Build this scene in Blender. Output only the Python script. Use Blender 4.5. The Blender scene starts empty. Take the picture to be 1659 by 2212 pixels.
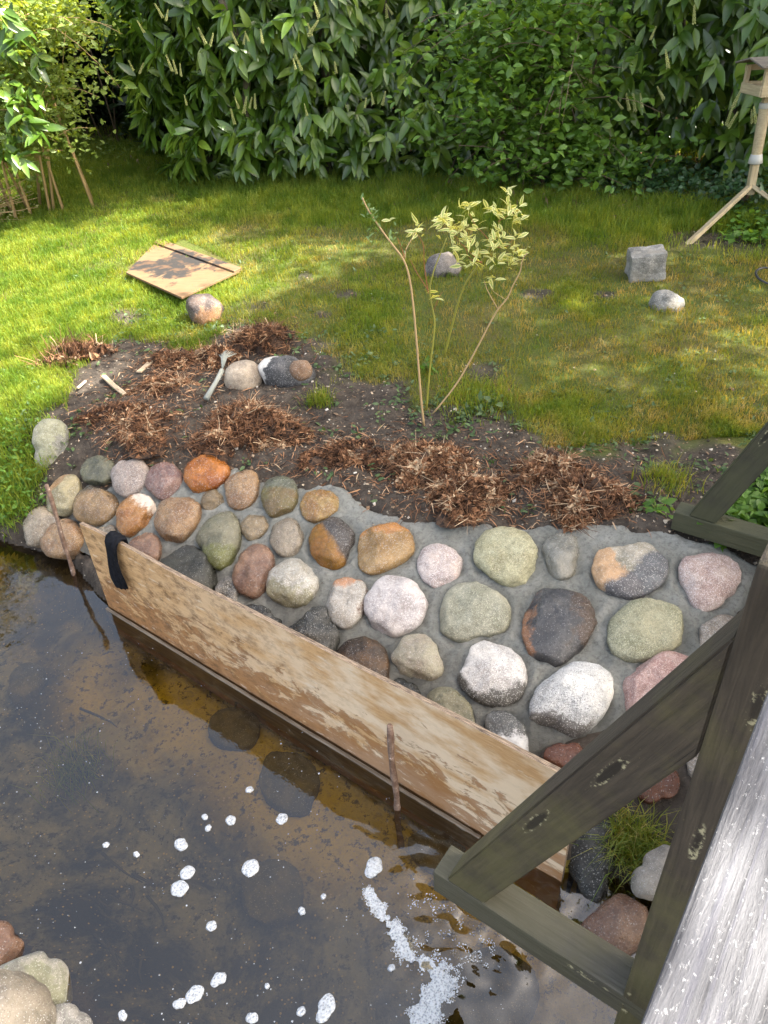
import bpy, math, random
import numpy as np
from mathutils import Matrix, Vector, noise as mnoise
random.seed(7); rng=np.random.default_rng(11)
scene=bpy.context.scene; col=scene.collection
# ------------------------------------------------------------------ camera
PW,PH,PF=1659.,2212.,1597.          # photograph measured at this size
_n=np.array([966-PW/2,-(3356-PH/2),-PF]); UPV=-_n/np.linalg.norm(_n)
_f=np.array([0,0,-1.]); _y=_f-UPV*_f.dot(UPV); _y/=np.linalg.norm(_y); _x=np.cross(_y,UPV)
RM=np.stack([_x,_y,UPV]); CAM=np.array([0,0,2.45])
cam=bpy.data.cameras.new('camera'); cam.sensor_fit='VERTICAL'; cam.sensor_height=36; cam.lens=36*PF/PH
cam.clip_start=.02; cam.clip_end=500
co=bpy.data.objects.new('camera',cam); col.objects.link(co)
co.matrix_world=Matrix.Translation(CAM)@Matrix(RM.tolist()).to_4x4(); scene.camera=co
# ------------------------------------------------------------------ light
SUN_AZ,SUN_EL=math.radians(100),math.radians(50)     # azimuth from +Y towards +X
SD=np.array([math.sin(SUN_AZ)*math.cos(SUN_EL),math.cos(SUN_AZ)*math.cos(SUN_EL),math.sin(SUN_EL)])
w=bpy.data.worlds.new('World'); scene.world=w; w.use_nodes=True
nt=w.node_tree; bg=nt.nodes['Background']; sk=nt.nodes.new('ShaderNodeTexSky')
sk.sky_type='NISHITA'; sk.sun_disc=False; sk.sun_elevation=SUN_EL; sk.sun_rotation=SUN_AZ; sk.air_density=.8; sk.dust_density=4.0; sk.ozone_density=.4
hs=nt.nodes.new('ShaderNodeHueSaturation'); hs.inputs['Saturation'].default_value=.74     # thin high haze takes the blue out of the sky
wm=nt.nodes.new('ShaderNodeMix'); wm.data_type='RGBA'; wm.blend_type='MULTIPLY'; wm.inputs[0].default_value=1; wm.inputs[7].default_value=(1.06,1.02,.93,1)
nt.links.new(sk.outputs[0],hs.inputs['Color']); nt.links.new(hs.outputs[0],wm.inputs[6]); nt.links.new(wm.outputs[2],bg.inputs[0]); bg.inputs[1].default_value=.15
sl=bpy.data.lights.new('sun','SUN'); sl.energy=5.0; sl.angle=math.radians(.5); sl.color=(1,.95,.85)
so=bpy.data.objects.new('sun',sl); col.objects.link(so); so.rotation_euler=Vector(SD).to_track_quat('Z','Y').to_euler()
scene.view_settings.view_transform='Standard'; scene.view_settings.look='None'; scene.view_settings.gamma=1
scene.view_settings.use_curve_mapping=False; scene.view_settings.exposure=2.42
scene.render.engine='CYCLES'; scene.cycles.transparent_max_bounces=12; scene.cycles.max_bounces=8
# ------------------------------------------------------------------ projection helpers
def ray(px,py):
    d=np.array([px-PW/2,-(py-PH/2),-PF]); d/=np.linalg.norm(d); return RM@d
def atz(px,py,z):
    d=ray(px,py); return CAM+d*((z-CAM[2])/d[2])
def aty(px,py,y):
    d=ray(px,py); return CAM+d*(y/d[1])
def proj(P):
    P=np.atleast_2d(P); c=(P-CAM)@RM
    zz=np.where(-c[:,2]>.05,-c[:,2],.05)
    X=PW/2+PF*c[:,0]/zz; Y=PH/2-PF*c[:,1]/zz
    X=np.where(-c[:,2]>.05,X,-1e5); return X,Y
# ------------------------------------------------------------------ numpy noise
def _h(ix,iy,s): 
    v=np.sin(ix*127.1+iy*311.7+s*74.7)*43758.5453; return v-np.floor(v)
def vn(x,y,s=0):
    ix=np.floor(x); iy=np.floor(y); fx=x-ix; fy=y-iy; fx=fx*fx*(3-2*fx); fy=fy*fy*(3-2*fy)
    a=_h(ix,iy,s); b=_h(ix+1,iy,s); c=_h(ix,iy+1,s); d=_h(ix+1,iy+1,s)
    return (a*(1-fx)+b*fx)*(1-fy)+(c*(1-fx)+d*fx)*fy-.5
def fbm(x,y,s=0,o=4):
    r=0;a=1;
    for i in range(o): r=r+a*vn(x*2**i+13*i,y*2**i-7*i,s+i); a*=.5
    return r
def sst(a,b,x): t=np.clip((x-a)/(b-a),0,1); return t*t*(3-2*t)
# ------------------------------------------------------------------ ground shape
L0=atz(235,1310,0)[:2]; DV=np.array([.7839,-.6209]); NV=np.array([.6209,.7839])
def us(x,y): rx=x-L0[0]; ry=y-L0[1]; return rx*DV[0]+ry*DV[1], rx*NV[0]+ry*NV[1]
def xy(u,s): return L0[0]+u*DV[0]+s*NV[0], L0[1]+u*DV[1]+s*NV[1]
def bank(x,y):
    u,s=us(x,y)
    s0=np.interp(u,[-4,-1.3,-1.0,-.5,0,2.4,2.6,3.5,6],[-.15,-.05,.0,.12,.0,.0,.12,.15,.2])
    t=s-s0
    wd=np.interp(u,[-2,-.6,0,.3,1.2,1.8,2.5],[.75,.6,.8,.85,1.0,1.25,1.5])     # width of the slope
    z=np.where(t<0,np.interp(t,[-.4,-.12,0],[-.24,-.2,-.03]),
        np.where(t<wd,.05+.44*(t/wd)**.85, .49+.21*sst(0,4.5,t-wd)))
    z=np.where((u>-.02)&(u<2.46)&(s>-.6)&(s<.036),-.2,z)
    # near bank
    t2=-1.27-s+.05*u
    t2=np.where(u>2.2,t2-(u-2.2)*.6,t2)
    z=np.where(s<-.6,np.maximum(z,np.interp(t2,[-.3,0,.12,.4,1.5],[-.24,-.02,.12,.28,.45])),z)
    return z
def inboard(x,y):
    u,s=us(x,y); return (u>.02)&(u<2.42)&(s>-.12)&(s<.06)
def soilmask(x,y):      # 1 = bare soil, 0 = lawn
    z=bank(x,y); X,Y=proj(np.stack([np.ravel(x),np.ravel(y),np.ravel(z)],1)); X=X.reshape(np.shape(x)); Y=Y.reshape(np.shape(x))
    top=np.interp(X,[-400,0,60,150,260,320,400,500,620,660,720,840,900,960,1010,1130,1180,1330,1460,1560,1659,2200],
                    [900,930,900,850,700,700,735,715,695,765,795,800,880,900,905,930,950,985,1010,990,970,900])
    e=(Y-top)/60+fbm(x*3.1,y*3.1,5)*1.7
    m=sst(-.5,.6,e); w_=.5+fbm(x*12,y*12,44,2)*.9
    for (cx,cy,rx,ry) in ((748,637,34,11),(1160,636,36,14),(1045,800,46,24),(1310,640,26,10),(660,600,16,7),(340,545,20,9),(1560,520,120,22),(1430,960,60,26),(700,680,20,8)):
        m=np.maximum(m,sst(1.25,.55,np.hypot((X-cx)/rx,(Y-cy)/ry)+w_*.5-.25)*.9)
    return m
def gz(x,y):
    z=bank(x,y); u,s=us(x,y)
    m=(z>.3)
    z=z+fbm(x*1.3,y*1.3,1,4)*.035*sst(.2,.5,z)
    soil=soilmask(x,y)
    z=z+soil*sst(.15,.4,z)*(fbm(x*7,y*7,9,4)*.05+.004)
    z=z-(z<0)*0+ (z<-.02)*fbm(x*5,y*5,3,3)*.05
    return z
def gz1(x,y): return float(gz(np.array([x]),np.array([y]))[0])
def mortarz(x,y):
    u,s=us(x,y); return bank(x,y)+.012+fbm(x*9,y*9,22,3)*.008
def hit(px,py,fn=None,off=0.):
    fn=fn or (lambda x,y: bank(x,y))
    d=ray(px,py); t=np.geomspace(.8,40,700); X=CAM[0]+d[0]*t; Y=CAM[1]+d[1]*t; Z=CAM[2]+d[2]*t
    g=fn(X,Y)+off; i=np.argmax(Z<g)
    if i==0: return CAM+d*14
    a,b=t[i-1],t[i]
    for _ in range(20):
        m=(a+b)/2; P=CAM+d*m
        if P[2]<fn(np.array([P[0]]),np.array([P[1]]))[0]+off: b=m
        else: a=m
    return CAM+d*b
def hitN(px,py,off=0.,fn=None):
    fn=fn or bank; px=np.asarray(px,float); py=np.asarray(py,float)
    d=np.stack([px-PW/2,-(py-PH/2),np.full(len(px),-PF)],1); d/=np.linalg.norm(d,axis=1,keepdims=True); d=d@RM.T
    a=np.full(len(px),.8); b=np.full(len(px),40.); t=a.copy(); done=np.zeros(len(px),bool)
    for st in np.geomspace(.8,40,220):
        P=CAM+d*st; below=(P[:,2]<fn(P[:,0],P[:,1])+off)&~done; b[below]=st; done|=below; a[~done]=st
    for _ in range(12):
        m=(a+b)/2; P=CAM+d*m[:,None]; be=P[:,2]<fn(P[:,0],P[:,1])+off; b=np.where(be,m,b); a=np.where(be,a,m)
    return CAM+d*b[:,None]
# ------------------------------------------------------------------ object helpers
def mesh_np(name,V,F,mat=None,attrs=None,smooth=False,mats=None,midx=None):
    V=np.asarray(V,dtype=np.float32); me=bpy.data.meshes.new(name)
    me.vertices.add(len(V)); me.vertices.foreach_set('co',V.ravel())
    F=np.asarray(F,dtype=np.int32); k=F.shape[1]
    me.loops.add(F.size); me.loops.foreach_set('vertex_index',F.ravel())
    me.polygons.add(len(F)); me.polygons.foreach_set('loop_start',np.arange(0,F.size,k,dtype=np.int32)); 
    me.polygons.foreach_set('loop_total',np.full(len(F),k,dtype=np.int32))
    if midx is not None: me.polygons.foreach_set('material_index',np.asarray(midx,dtype=np.int32))
    me.polygons.foreach_set('use_smooth',np.full(len(F),bool(smooth)))
    for n_,a in (attrs or {}).items():
        at=me.attributes.new(n_,'FLOAT','POINT'); at.data.foreach_set('value',np.asarray(a,dtype=np.float32))
    me.update(calc_edges=True); me.validate()
    if mats: 
        for m in mats: me.materials.append(m)
    elif mat: me.materials.append(mat)
    return me
def link(name,me,parent=None,loc=None):
    o=bpy.data.objects.new(name,me); col.objects.link(o)
    if parent: o.parent=parent
    if loc is not None: o.location=loc
    return o
def tag(o,label=None,cat=None,group=None,kind=None):
    if label: o['label']=label
    if cat: o['category']=cat
    if group: o['group']=group
    if kind: o['kind']=kind
    return o
def empty(name,loc): 
    o=bpy.data.objects.new(name,None); col.objects.link(o); o.location=loc; o.empty_display_size=.1; return o
def rebase(me,c): 
    n=len(me.vertices); a=np.empty(n*3,dtype=np.float32); me.vertices.foreach_get('co',a)
    a=a.reshape(-1,3)-np.asarray(c,dtype=np.float32); me.vertices.foreach_set('co',a.ravel()); me.update()
def frames(dirs,nrm):
    y=dirs/np.linalg.norm(dirs,axis=1,keepdims=True); z=nrm-y*(nrm*y).sum(1,keepdims=True)
    z/=np.maximum(np.linalg.norm(z,axis=1,keepdims=True),1e-6); x=np.cross(y,z)
    return np.stack([x,y,z],2)            # columns
def scatter(tv,tf,pos,rot,scl):
    n=len(pos); scl=np.asarray(scl); 
    if scl.ndim==1: scl=np.repeat(scl[:,None],3,1)
    V=tv[None]*scl[:,None,:]; V=np.einsum('nij,nkj->nki',rot,V)+pos[:,None,:]
    F=(tf[None]+(np.arange(n)*len(tv))[:,None,None]).reshape(-1,tf.shape[1])
    return V.reshape(-1,3),F
def rnds(n,k): return np.repeat(rng.random(n),k)
# leaf templates: along +Y, normal +Z
def leaf_t(width=.36,droop=.25,fold=.18,n=4,tipx=1.0):
    V=[];F=[]
    for i in range(n+1):
        t=i/n; w_=width/2*math.sin(math.pi*min(t**.8,1))**.75 if 0<i<n else .012
        zc=-droop*t*t
        V+= [(-w_,t,zc+fold*w_),(0,t,zc),(w_,t,zc+fold*w_)]
    for i in range(n):
        a=i*3; F+=[(a,a+1,a+4,a+3),(a+1,a+2,a+5,a+4)]
    return np.array(V,dtype=float),np.array(F)
def box_me(name,sx,sy,sz,mat,bev=.004,seg=2,wob=0,cuts=0):
    import bmesh
    bm=bmesh.new(); bmesh.ops.create_cube(bm,size=1); bmesh.ops.scale(bm,vec=(sx,sy,sz),verts=bm.verts)
    if cuts:
        ax=int(np.argmax([sx,sy,sz]))
        es=[e for e in bm.edges if abs((e.verts[0].co-e.verts[1].co)[ax])>.5*(sx,sy,sz)[ax]]
        bmesh.ops.subdivide_edges(bm,edges=es,cuts=cuts,use_grid_fill=True)
    if bev: 
        es=[e for e in bm.edges if e.calc_face_angle(0)>.5]
        bmesh.ops.bevel(bm,geom=es,offset=bev,segments=seg,profile=.6,affect='EDGES',clamp_overlap=True)
    if wob:
        for v in bm.verts: v.co+=Vector(mnoise.noise_vector(v.co*6))*wob
    me=bpy.data.meshes.new(name); bm.to_mesh(me); bm.free()
    if mat: me.materials.append(mat)
    return me
def axes_m(xd,yd,zd,loc):
    m=Matrix.Identity(4)
    for i,a in enumerate((xd,yd,zd)):
        for j in range(3): m[j][i]=a[j]
    for j in range(3): m[j][3]=loc[j]
    return m
def beam(name,p0,p1,wid,thk,mat,parent,side=None,ext=0,bev=.005,label=None,cuts=6,wob=.0015):
    p0=np.array(p0,float);p1=np.array(p1,float); d=p1-p0; l=np.linalg.norm(d); d/=l
    side=np.array(side if side is not None else (0,0,1.),float); side-=d*side.dot(d); side/=np.linalg.norm(side); t=np.cross(side,d)
    me=box_me(name,l,wid,thk,mat,bev,2,wob,cuts)
    o=link(name,me,parent); pl=parent.location if parent else Vector((0,0,0))
    o.matrix_local=Matrix.Translation(-pl)@axes_m(d,t,side,(p0+p1)/2)
    if label: o['label']=label
    return o       # local X along, Y = width (cross), Z = side thickness
def tube(name,pts,rad,mat,parent=None,seg=7,off=None,smooth=True,flat=1.0):
    pts=np.array(pts,float); n=len(pts); rad=np.broadcast_to(rad,(n,)); V=[];F=[]
    T=np.gradient(pts,axis=0); T/=np.linalg.norm(T,axis=1,keepdims=True); a=np.array([.3,.2,.93]) 
    for i in range(n):
        x=np.cross(T[i],a); x/=np.linalg.norm(x); y=np.cross(T[i],x)
        for k in range(seg):
            an=2*math.pi*k/seg; V.append(pts[i]+rad[i]*(math.cos(an)*x+flat*math.sin(an)*y))
    for i in range(n-1):
        for k in range(seg):
            k2=(k+1)%seg; F.append((i*seg+k,i*seg+k2,(i+1)*seg+k2,(i+1)*seg+k))
    V.append(pts[0]);V.append(pts[-1]); a0=len(V)-2
    for k in range(seg):
        k2=(k+1)%seg; F.append((a0,k2,k,a0)); F.append((a0+1,(n-1)*seg+k,(n-1)*seg+k2,a0+1))
    me=bpy.data.meshes.new(name); me.from_pydata([tuple(v) for v in V],[],[tuple(dict.fromkeys(f)) for f in F]); me.update()
    for p in me.polygons: p.use_smooth=smooth
    me.materials.append(mat); base=off if off is not None else (parent.location if parent else pts[0]); rebase(me,base)
    o=link(name,me,parent)
    if not parent: o.location=base
    return o
# ------------------------------------------------------------------ materials
class NB:
    def __init__(s,name):
        s.m=bpy.data.materials.new(name); s.m.use_nodes=True; s.t=s.m.node_tree; s.b=s.t.nodes['Principled BSDF']; s.out=s.t.nodes['Material Output']
    def n(s,t,**k):
        x=s.t.nodes.new(t)
        for a,v in k.items(): setattr(x,a,v)
        return x
    def l(s,a,b): s.t.links.new(a,b)
    def coord(s,kind='Object',scale=(1,1,1),loc=(0,0,0),rot=(0,0,0),jit=0):
        c=s.n('ShaderNodeTexCoord'); mp=s.n('ShaderNodeMapping'); mp.inputs[1].default_value=loc; mp.inputs[2].default_value=rot; mp.inputs[3].default_value=scale
        src=c.outputs[kind]
        if kind=='World': src=s.n('ShaderNodeNewGeometry').outputs['Position']
        if jit:
            oi=s.n('ShaderNodeObjectInfo'); va=s.n('ShaderNodeVectorMath',operation='SCALE'); cb=s.n('ShaderNodeCombineXYZ'); cb.inputs[0].default_value=1;cb.inputs[1].default_value=.7;cb.inputs[2].default_value=.4
            s.l(cb.outputs[0],va.inputs[0]); mm=s.math('MULTIPLY',oi.outputs['Random'],jit); s.l(mm,va.inputs[3])
            ad=s.n('ShaderNodeVectorMath',operation='ADD'); s.l(src,ad.inputs[0]); s.l(va.outputs[0],ad.inputs[1]); src=ad.outputs[0]
        s.l(src,mp.inputs[0]); return mp.outputs[0]
    def geo(s): return s.n('ShaderNodeNewGeometry').outputs['Position']
    def noise(s,vec,scale,detail=5,rough=.6,dist=0):
        x=s.n('ShaderNodeTexNoise'); x.inputs['Scale'].default_value=scale; x.inputs['Detail'].default_value=detail; x.inputs['Roughness'].default_value=rough; x.inputs['Distortion'].default_value=dist
        if vec is not None: s.l(vec,x.inputs['Vector'])
        return x.outputs[0]
    def vor(s,vec,scale,feat='F1'):
        x=s.n('ShaderNodeTexVoronoi',feature=feat); x.inputs['Scale'].default_value=scale
        if vec is not None: s.l(vec,x.inputs['Vector'])
        return x
    def ramp(s,v,stops):
        x=s.n('ShaderNodeValToRGB'); e=x.color_ramp.elements
        while len(e)<len(stops): e.new(.5)
        for a,(p,c) in zip(e,stops): a.position=p; a.color=(c if hasattr(c,'__len__') else (c,c,c))+((1,) if hasattr(c,'__len__') else ()) if not hasattr(c,'__len__') or len(c)==3 else c
        s.l(v,x.inputs[0]); return x.outputs[0]
    def r(s,v,a,b,c=0.,d=1.):
        x=s.n('ShaderNodeMapRange'); x.inputs[1].default_value=a;x.inputs[2].default_value=b;x.inputs[3].default_value=c;x.inputs[4].default_value=d; s.l(v,x.inputs[0]); return x.outputs[0]
    def mix(s,f,a,b,mode='MIX'):
        x=s.n('ShaderNodeMix',data_type='RGBA',blend_type=mode)
        for i,v in ((0,f),(6,a),(7,b)):
            if hasattr(v,'links') or hasattr(v,'is_linked'): s.l(v,x.inputs[i])
            elif i==0: x.inputs[0].default_value=v
            else: x.inputs[i].default_value=(*v[:3],1)
        return x.outputs[2]
    def math(s,op,a,b=0.,clamp=False):
        x=s.n('ShaderNodeMath',operation=op); x.use_clamp=clamp
        for i,v in enumerate((a,b)):
            if hasattr(v,'is_linked'): s.l(v,x.inputs[i])
            else: x.inputs[i].default_value=v
        return x.outputs[0]
    def sep(s,v):
        x=s.n('ShaderNodeSeparateXYZ'); s.l(v,x.inputs[0]); return x.outputs
    def attr(s,n): return s.n('ShaderNodeAttribute',attribute_name=n).outputs['Fac']
    def bump(s,h,st=.5,d=.01,prev=None):
        x=s.n('ShaderNodeBump'); x.inputs['Strength'].default_value=st; x.inputs['Distance'].default_value=d; s.l(h,x.inputs['Height'])
        if prev: s.l(prev,x.inputs['Normal'])
        return x.outputs[0]
    def fin(s,colr=None,rough=None,nrm=None,spec=None):
        for k,v in (('Base Color',colr),('Roughness',rough),('Normal',nrm),('Specular IOR Level',spec)):
            if v is None: continue
            if hasattr(v,'is_linked'): s.l(v,s.b.inputs[k])
            else: s.b.inputs[k].default_value=(*v,1) if hasattr(v,'__len__') else v
        return s.m
def leafmat(name,cols,rough=.4,trans=.3,spec=.5,vein=None,yellow=1.3,edge=None):
    b=NB(name); a=b.attr('rnd'); oi=b.n('ShaderNodeObjectInfo').outputs['Random']; f=b.math('FRACT',b.math('ADD',a,oi))
    n_=len(cols); c=b.ramp(f,[(i/(n_-1),cc) for i,cc in enumerate(cols)])
    nz=b.noise(b.geo(),3,3); c=b.mix(b.r(nz,.35,.7,0,.55),c,tuple(x*.62 for x in cols[0]))
    if edge: c=b.mix(b.r(b.attr('edge'),.35,.55),c,edge)
    b.fin(c,rough,None,spec)
    tr=b.n('ShaderNodeBsdfTranslucent'); tc=b.mix(1.0,c,(1.5*yellow,1.6,.5),'MULTIPLY'); b.l(tc,tr.inputs[0])
    mx=b.n('ShaderNodeMixShader'); mx.inputs[0].default_value=trans; b.l(b.b.outputs[0],mx.inputs[1]); b.l(tr.outputs[0],mx.inputs[2]); b.l(mx.outputs[0],b.out.inputs[0])
    return b.m
def stonemat(name,c1,c2,sp=(.05,.05,.05),spk=.25,light=(.6,.58,.55),lt=.2,patch=None,rough=.6,scale=1.,wetamt=0):
    """c1,c2 base tones; sp dark mineral grains; light = pale grains; patch=(colour,dir,offset,softness)"""
    kd=.52 if rough<=.46 else .64; c1=tuple(x*kd for x in c1); c2=tuple(x*kd for x in c2); light=tuple(x*(.8 if rough<=.46 else .95) for x in light)
    if rough<=.46:
        rough-=.12; sa=lambda c_:tuple(max(0,sum(c_)/3+(x-sum(c_)/3)*1.35) for x in c_); c1=sa(c1); c2=sa(c2)
    b=NB(name); v=b.coord('Object',jit=9.0); v0=b.coord('Object')
    n1=b.noise(v,9*scale,6,.65); n2=b.noise(v,28*scale,4,.6)
    c=b.mix(b.r(n1,.40,.60),tuple(x*.85 for x in c1),tuple(min(1,x*1.1) for x in c2))
    vo=b.vor(v,380*scale); cc=b.sep(vo.outputs['Color'])
    c=b.mix(b.math('MULTIPLY',b.r(cc[0],1-lt,1-lt+.05),.5),c,light)
    c=b.mix(b.math('MULTIPLY',b.r(cc[1],1-spk,1-spk+.05),.6),c,sp)
    c=b.mix(b.r(n2,.5,.75,0,.6),c,tuple(x*.45 for x in c1)); n5=b.noise(v,4.5*scale,4,.6); c=b.mix(b.r(n5,.5,.7,0,.5),c,tuple(min(1,x*q) for x,q in zip(c2,(1.25,1.15,1.0)))); crk=b.n('ShaderNodeTexVoronoi',feature='DISTANCE_TO_EDGE'); crk.inputs['Scale'].default_value=7; b.l(b.mix(.12,v,b.n('ShaderNodeTexNoise').outputs['Color']),crk.inputs['Vector']); c=b.mix(b.r(crk.outputs['Distance'],.012,.0,0,.35),c,tuple(x*.4 for x in c1))
    if patch:
        for (pc,pd,po,ps) in patch:
            d=b.n('ShaderNodeVectorMath',operation='DOT_PRODUCT'); b.l(v0,d.inputs[0]); d.inputs[1].default_value=pd
            k=b.math('ADD',d.outputs['Value'],b.math('MULTIPLY',b.math('SUBTRACT',b.noise(v,9*scale,8,.72),.5),.15*ps))
            m=b.r(k,po-.006,po+.014); m=b.math('MULTIPLY',m,.93)
            pcx=b.mix(b.r(n2,.4,.7),pc,tuple(x*.6 for x in pc)); pcx=b.mix(b.math('MULTIPLY',b.r(cc[0],.9,.91),.4),pcx,light)
            c=b.mix(m,c,pcx)
    h=b.math('ADD',b.math('MULTIPLY',n1,.6),b.math('MULTIPLY',b.noise(v,90*scale,5,.7),.4))
    nr=b.bump(h,.9,.016)
    hh=b.bump(b.vor(v,380*scale).outputs['Distance'],.2,.002,nr)
    return b.fin(c,b.r(n2,.3,.7,rough-.12,rough+.12),hh,.45+wetamt)
def woodmat(name,base,dark,green=None,gl=.5,rough=.7,gs=1.,alongz=False):
    b=NB(name); v=b.coord('Object',(3*gs,55*gs,55*gs)); g=b.noise(v,1.6,6,.65,.6); v2=b.coord('Object'); n=b.noise(v2,5,5)
    c=b.mix(b.r(g,.35,.65),dark,base); c=b.mix(b.r(n,.4,.7,0,.6),c,tuple(x*.55 for x in base))
    if green: 
        n3=b.noise(v2,3.5,6,.7); lx=b.sep(v2)[0]; c=b.mix(b.math('MULTIPLY',b.r(b.math('ADD',n3,b.r(lx,.15,-.6,-.08,.16)),.44,.64),gl),c,green)
        n4=b.vor(b.coord('Object',(1,1.6,1.6)),38).outputs['Distance']; c=b.mix(b.r(n4,.06,.02,0,.25),c,tuple(min(1,x*3) for x in green))
    kn=b.vor(b.coord('Object',(1.0,5.5,5.5)),2.6); kd_=kn.outputs['Distance']; rg=b.noise(v2,70,4,.7)
    if green:
        c=b.mix(b.math('MULTIPLY',b.r(kd_,.15,.11),.75),c,tuple(x*.4 for x in dark)); c=b.mix(b.math('MULTIPLY',b.math('MULTIPLY',b.r(kd_,.19,.16),b.r(kd_,.10,.14)),b.r(rg,.52,.60)),c,(.34,.31,.19))
    cr_=b.noise(b.coord('Object',(1.2*gs,90,90)),1.3,3,.5); c=b.mix(b.r(cr_,.30,.26,0,.8),c,tuple(x*.25 for x in dark))
    nr=b.bump(g,.7,.006); nr=b.bump(b.noise(v2,160,3),.35,.0015,nr); nr=b.bump(b.r(cr_,.26,.30),.8,.004,nr)
    return b.fin(c,b.r(n,.3,.7,rough-.12,rough+.1),nr,.35)
# ------------------------------------------------------------------ GROUND
def axis(a,b,c,d,f,g): # fine between b and c
    r=list(np.arange(b,c,f)); x=c; s=f
    while x<d: r.append(x); s*=1.14; x+=s
    r.append(d); x=b; s=f; l=[]
    while x>a: s*=1.14; x-=s; l.append(x)
    return np.array(sorted(set(l+r)))
gx=axis(-70,-2.6,2.6,70,.022,0); gy=axis(-25,.3,5.2,95,.022,0)
GX,GY=np.meshgrid(gx,gy); GZ=gz(GX,GY); U,S=us(GX,GY)
SM=soilmask(GX,GY)
nx,ny=len(gx),len(gy)
idx=np.arange(nx*ny).reshape(ny,nx); F=np.stack([idx[:-1,:-1],idx[:-1,1:],idx[1:,1:],idx[1:,:-1]],-1).reshape(-1,4)
V=np.stack([GX.ravel(),GY.ravel(),GZ.ravel()],1)
# under the mortar the ground is sunk
edge_s=lambda u: np.interp(u,[-.9,-.6,-.1,.2,.86,1.25,1.79,2.2,2.6],[.30,.42,.62,.77,.93,.93,1.22,1.38,1.45])
def inmortar(x,y,m=0):
    u,s=us(x,y); e=edge_s(u)+fbm(x*5,y*5,31,3)*.07
    return (s>(u-1.95)*1.25)&(s<e-m)&(u>-.62+m)&(u<2.62-m)&(s>np.where(u<-.05,.14,.0)+0*m)
sunk=inmortar(GX,GY,.05).ravel(); V[sunk,2]-=.05
fc=V[F].mean(1); bed=fc[:,2]<-.06
Xp,Yp=proj(V)
lit=sst(0,1,fbm(GX*1.1,GY*1.1,40,3)+.5).ravel()
litter=(sst(0,40,np.interp(Xp,[-300,0,150,200,360,700,900,1100,1400,1659,2500],[330,330,335,345,345,385,380,425,440,480,560])-Yp+fbm(GX*4,GY*4,50).ravel()*30))
b=NB('soil_and_moss'); P=b.geo(); n1=b.noise(P,14,6,.7); n2=b.noise(P,2.2,5,.6); n3=b.noise(P,70,4,.7)
soil=b.mix(b.r(n1,.35,.65),(.03,.024,.019),(.082,.067,.053)); soil=b.mix(b.r(n3,.62,.72,0,.6),soil,(.22,.18,.14))
vv=b.vor(P,60); cv=b.sep(vv.outputs['Color']); soil=b.mix(b.math('MULTIPLY',b.r(cv[0],.93,.94),b.r(vv.outputs['Distance'],.3,.2)),soil,(.3,.26,.2))
moss=b.mix(b.r(n2,.4,.62),(.07,.10,.015),(.10,.085,.028)); moss=b.mix(b.r(n3,.4,.7),moss,(.06,.07,.015))
lit_=b.mix(b.r(n1,.35,.65),(.05,.03,.02),(.17,.09,.05))
c=b.mix(b.attr('soil'),moss,soil); c=b.mix(b.attr('litter'),c,lit_)
nr=b.bump(n1,.8,.03); nr=b.bump(n3,.7,.008,nr); m_soil=b.fin(c,.9,nr,.2)
b=NB('stream_mud'); P=b.geo(); n1=b.noise(P,3.2,7,.7,.4); n2=b.noise(P,26,6,.75); n3=b.noise(P,1.1,5,.6)
c=b.mix(b.r(n1,.42,.58),(.02,.02,.018),(.175,.17,.13)); c=b.mix(b.math('MULTIPLY',b.math('ADD',b.r(n3,.5,.66,0,.35),b.attr('sand_and_sun'),True),b.r(n2,.3,.5,.45,1)),c,(.50,.38,.05)); n6=b.noise(P,.9,4,.6); c=b.mix(b.r(n6,.52,.62,0,.85),c,(.022,.022,.02)); c=b.mix(b.r(n2,.54,.60,0,.85),c,(.022,.02,.017))
vv=b.vor(P,95); cv=b.sep(vv.outputs['Color']); c=b.mix(b.math('MULTIPLY',b.r(cv[0],.90,.91),b.r(vv.outputs['Distance'],.42,.3)),c,(.33,.25,.11))
m_mud=b.fin(c,.9,b.bump(n2,.9,.02),.2)
_g=np.maximum(sst(-.55,-.1,S+.12*fbm(GX*4,GY*4,90,3))*sst(-.2,.2,U),sst(-.5,-1.1,U+.35*fbm(GX*2.5,GY*2.5,92,3))*sst(-.9,-.3,S)).ravel()  # gold sand along the board; upstream patch is sunlight painted in as gold
at={'soil':SM.ravel(),'litter':litter,'sand_and_sun':_g}
def submesh(mask):
    f=F[mask]; u_,inv=np.unique(f,return_inverse=True); return V[u_],inv.reshape(f.shape),{k:a[u_] for k,a in at.items()}
v_,f_,a_=submesh(~bed); o=link('ground',mesh_np('ground',v_,f_,m_soil,a_,True)); tag(o,kind='structure')
v_,f_,a_=submesh(bed); o=link('stream_bed',mesh_np('stream_bed',v_,f_,m_mud,a_,True)); tag(o,kind='structure')
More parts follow.
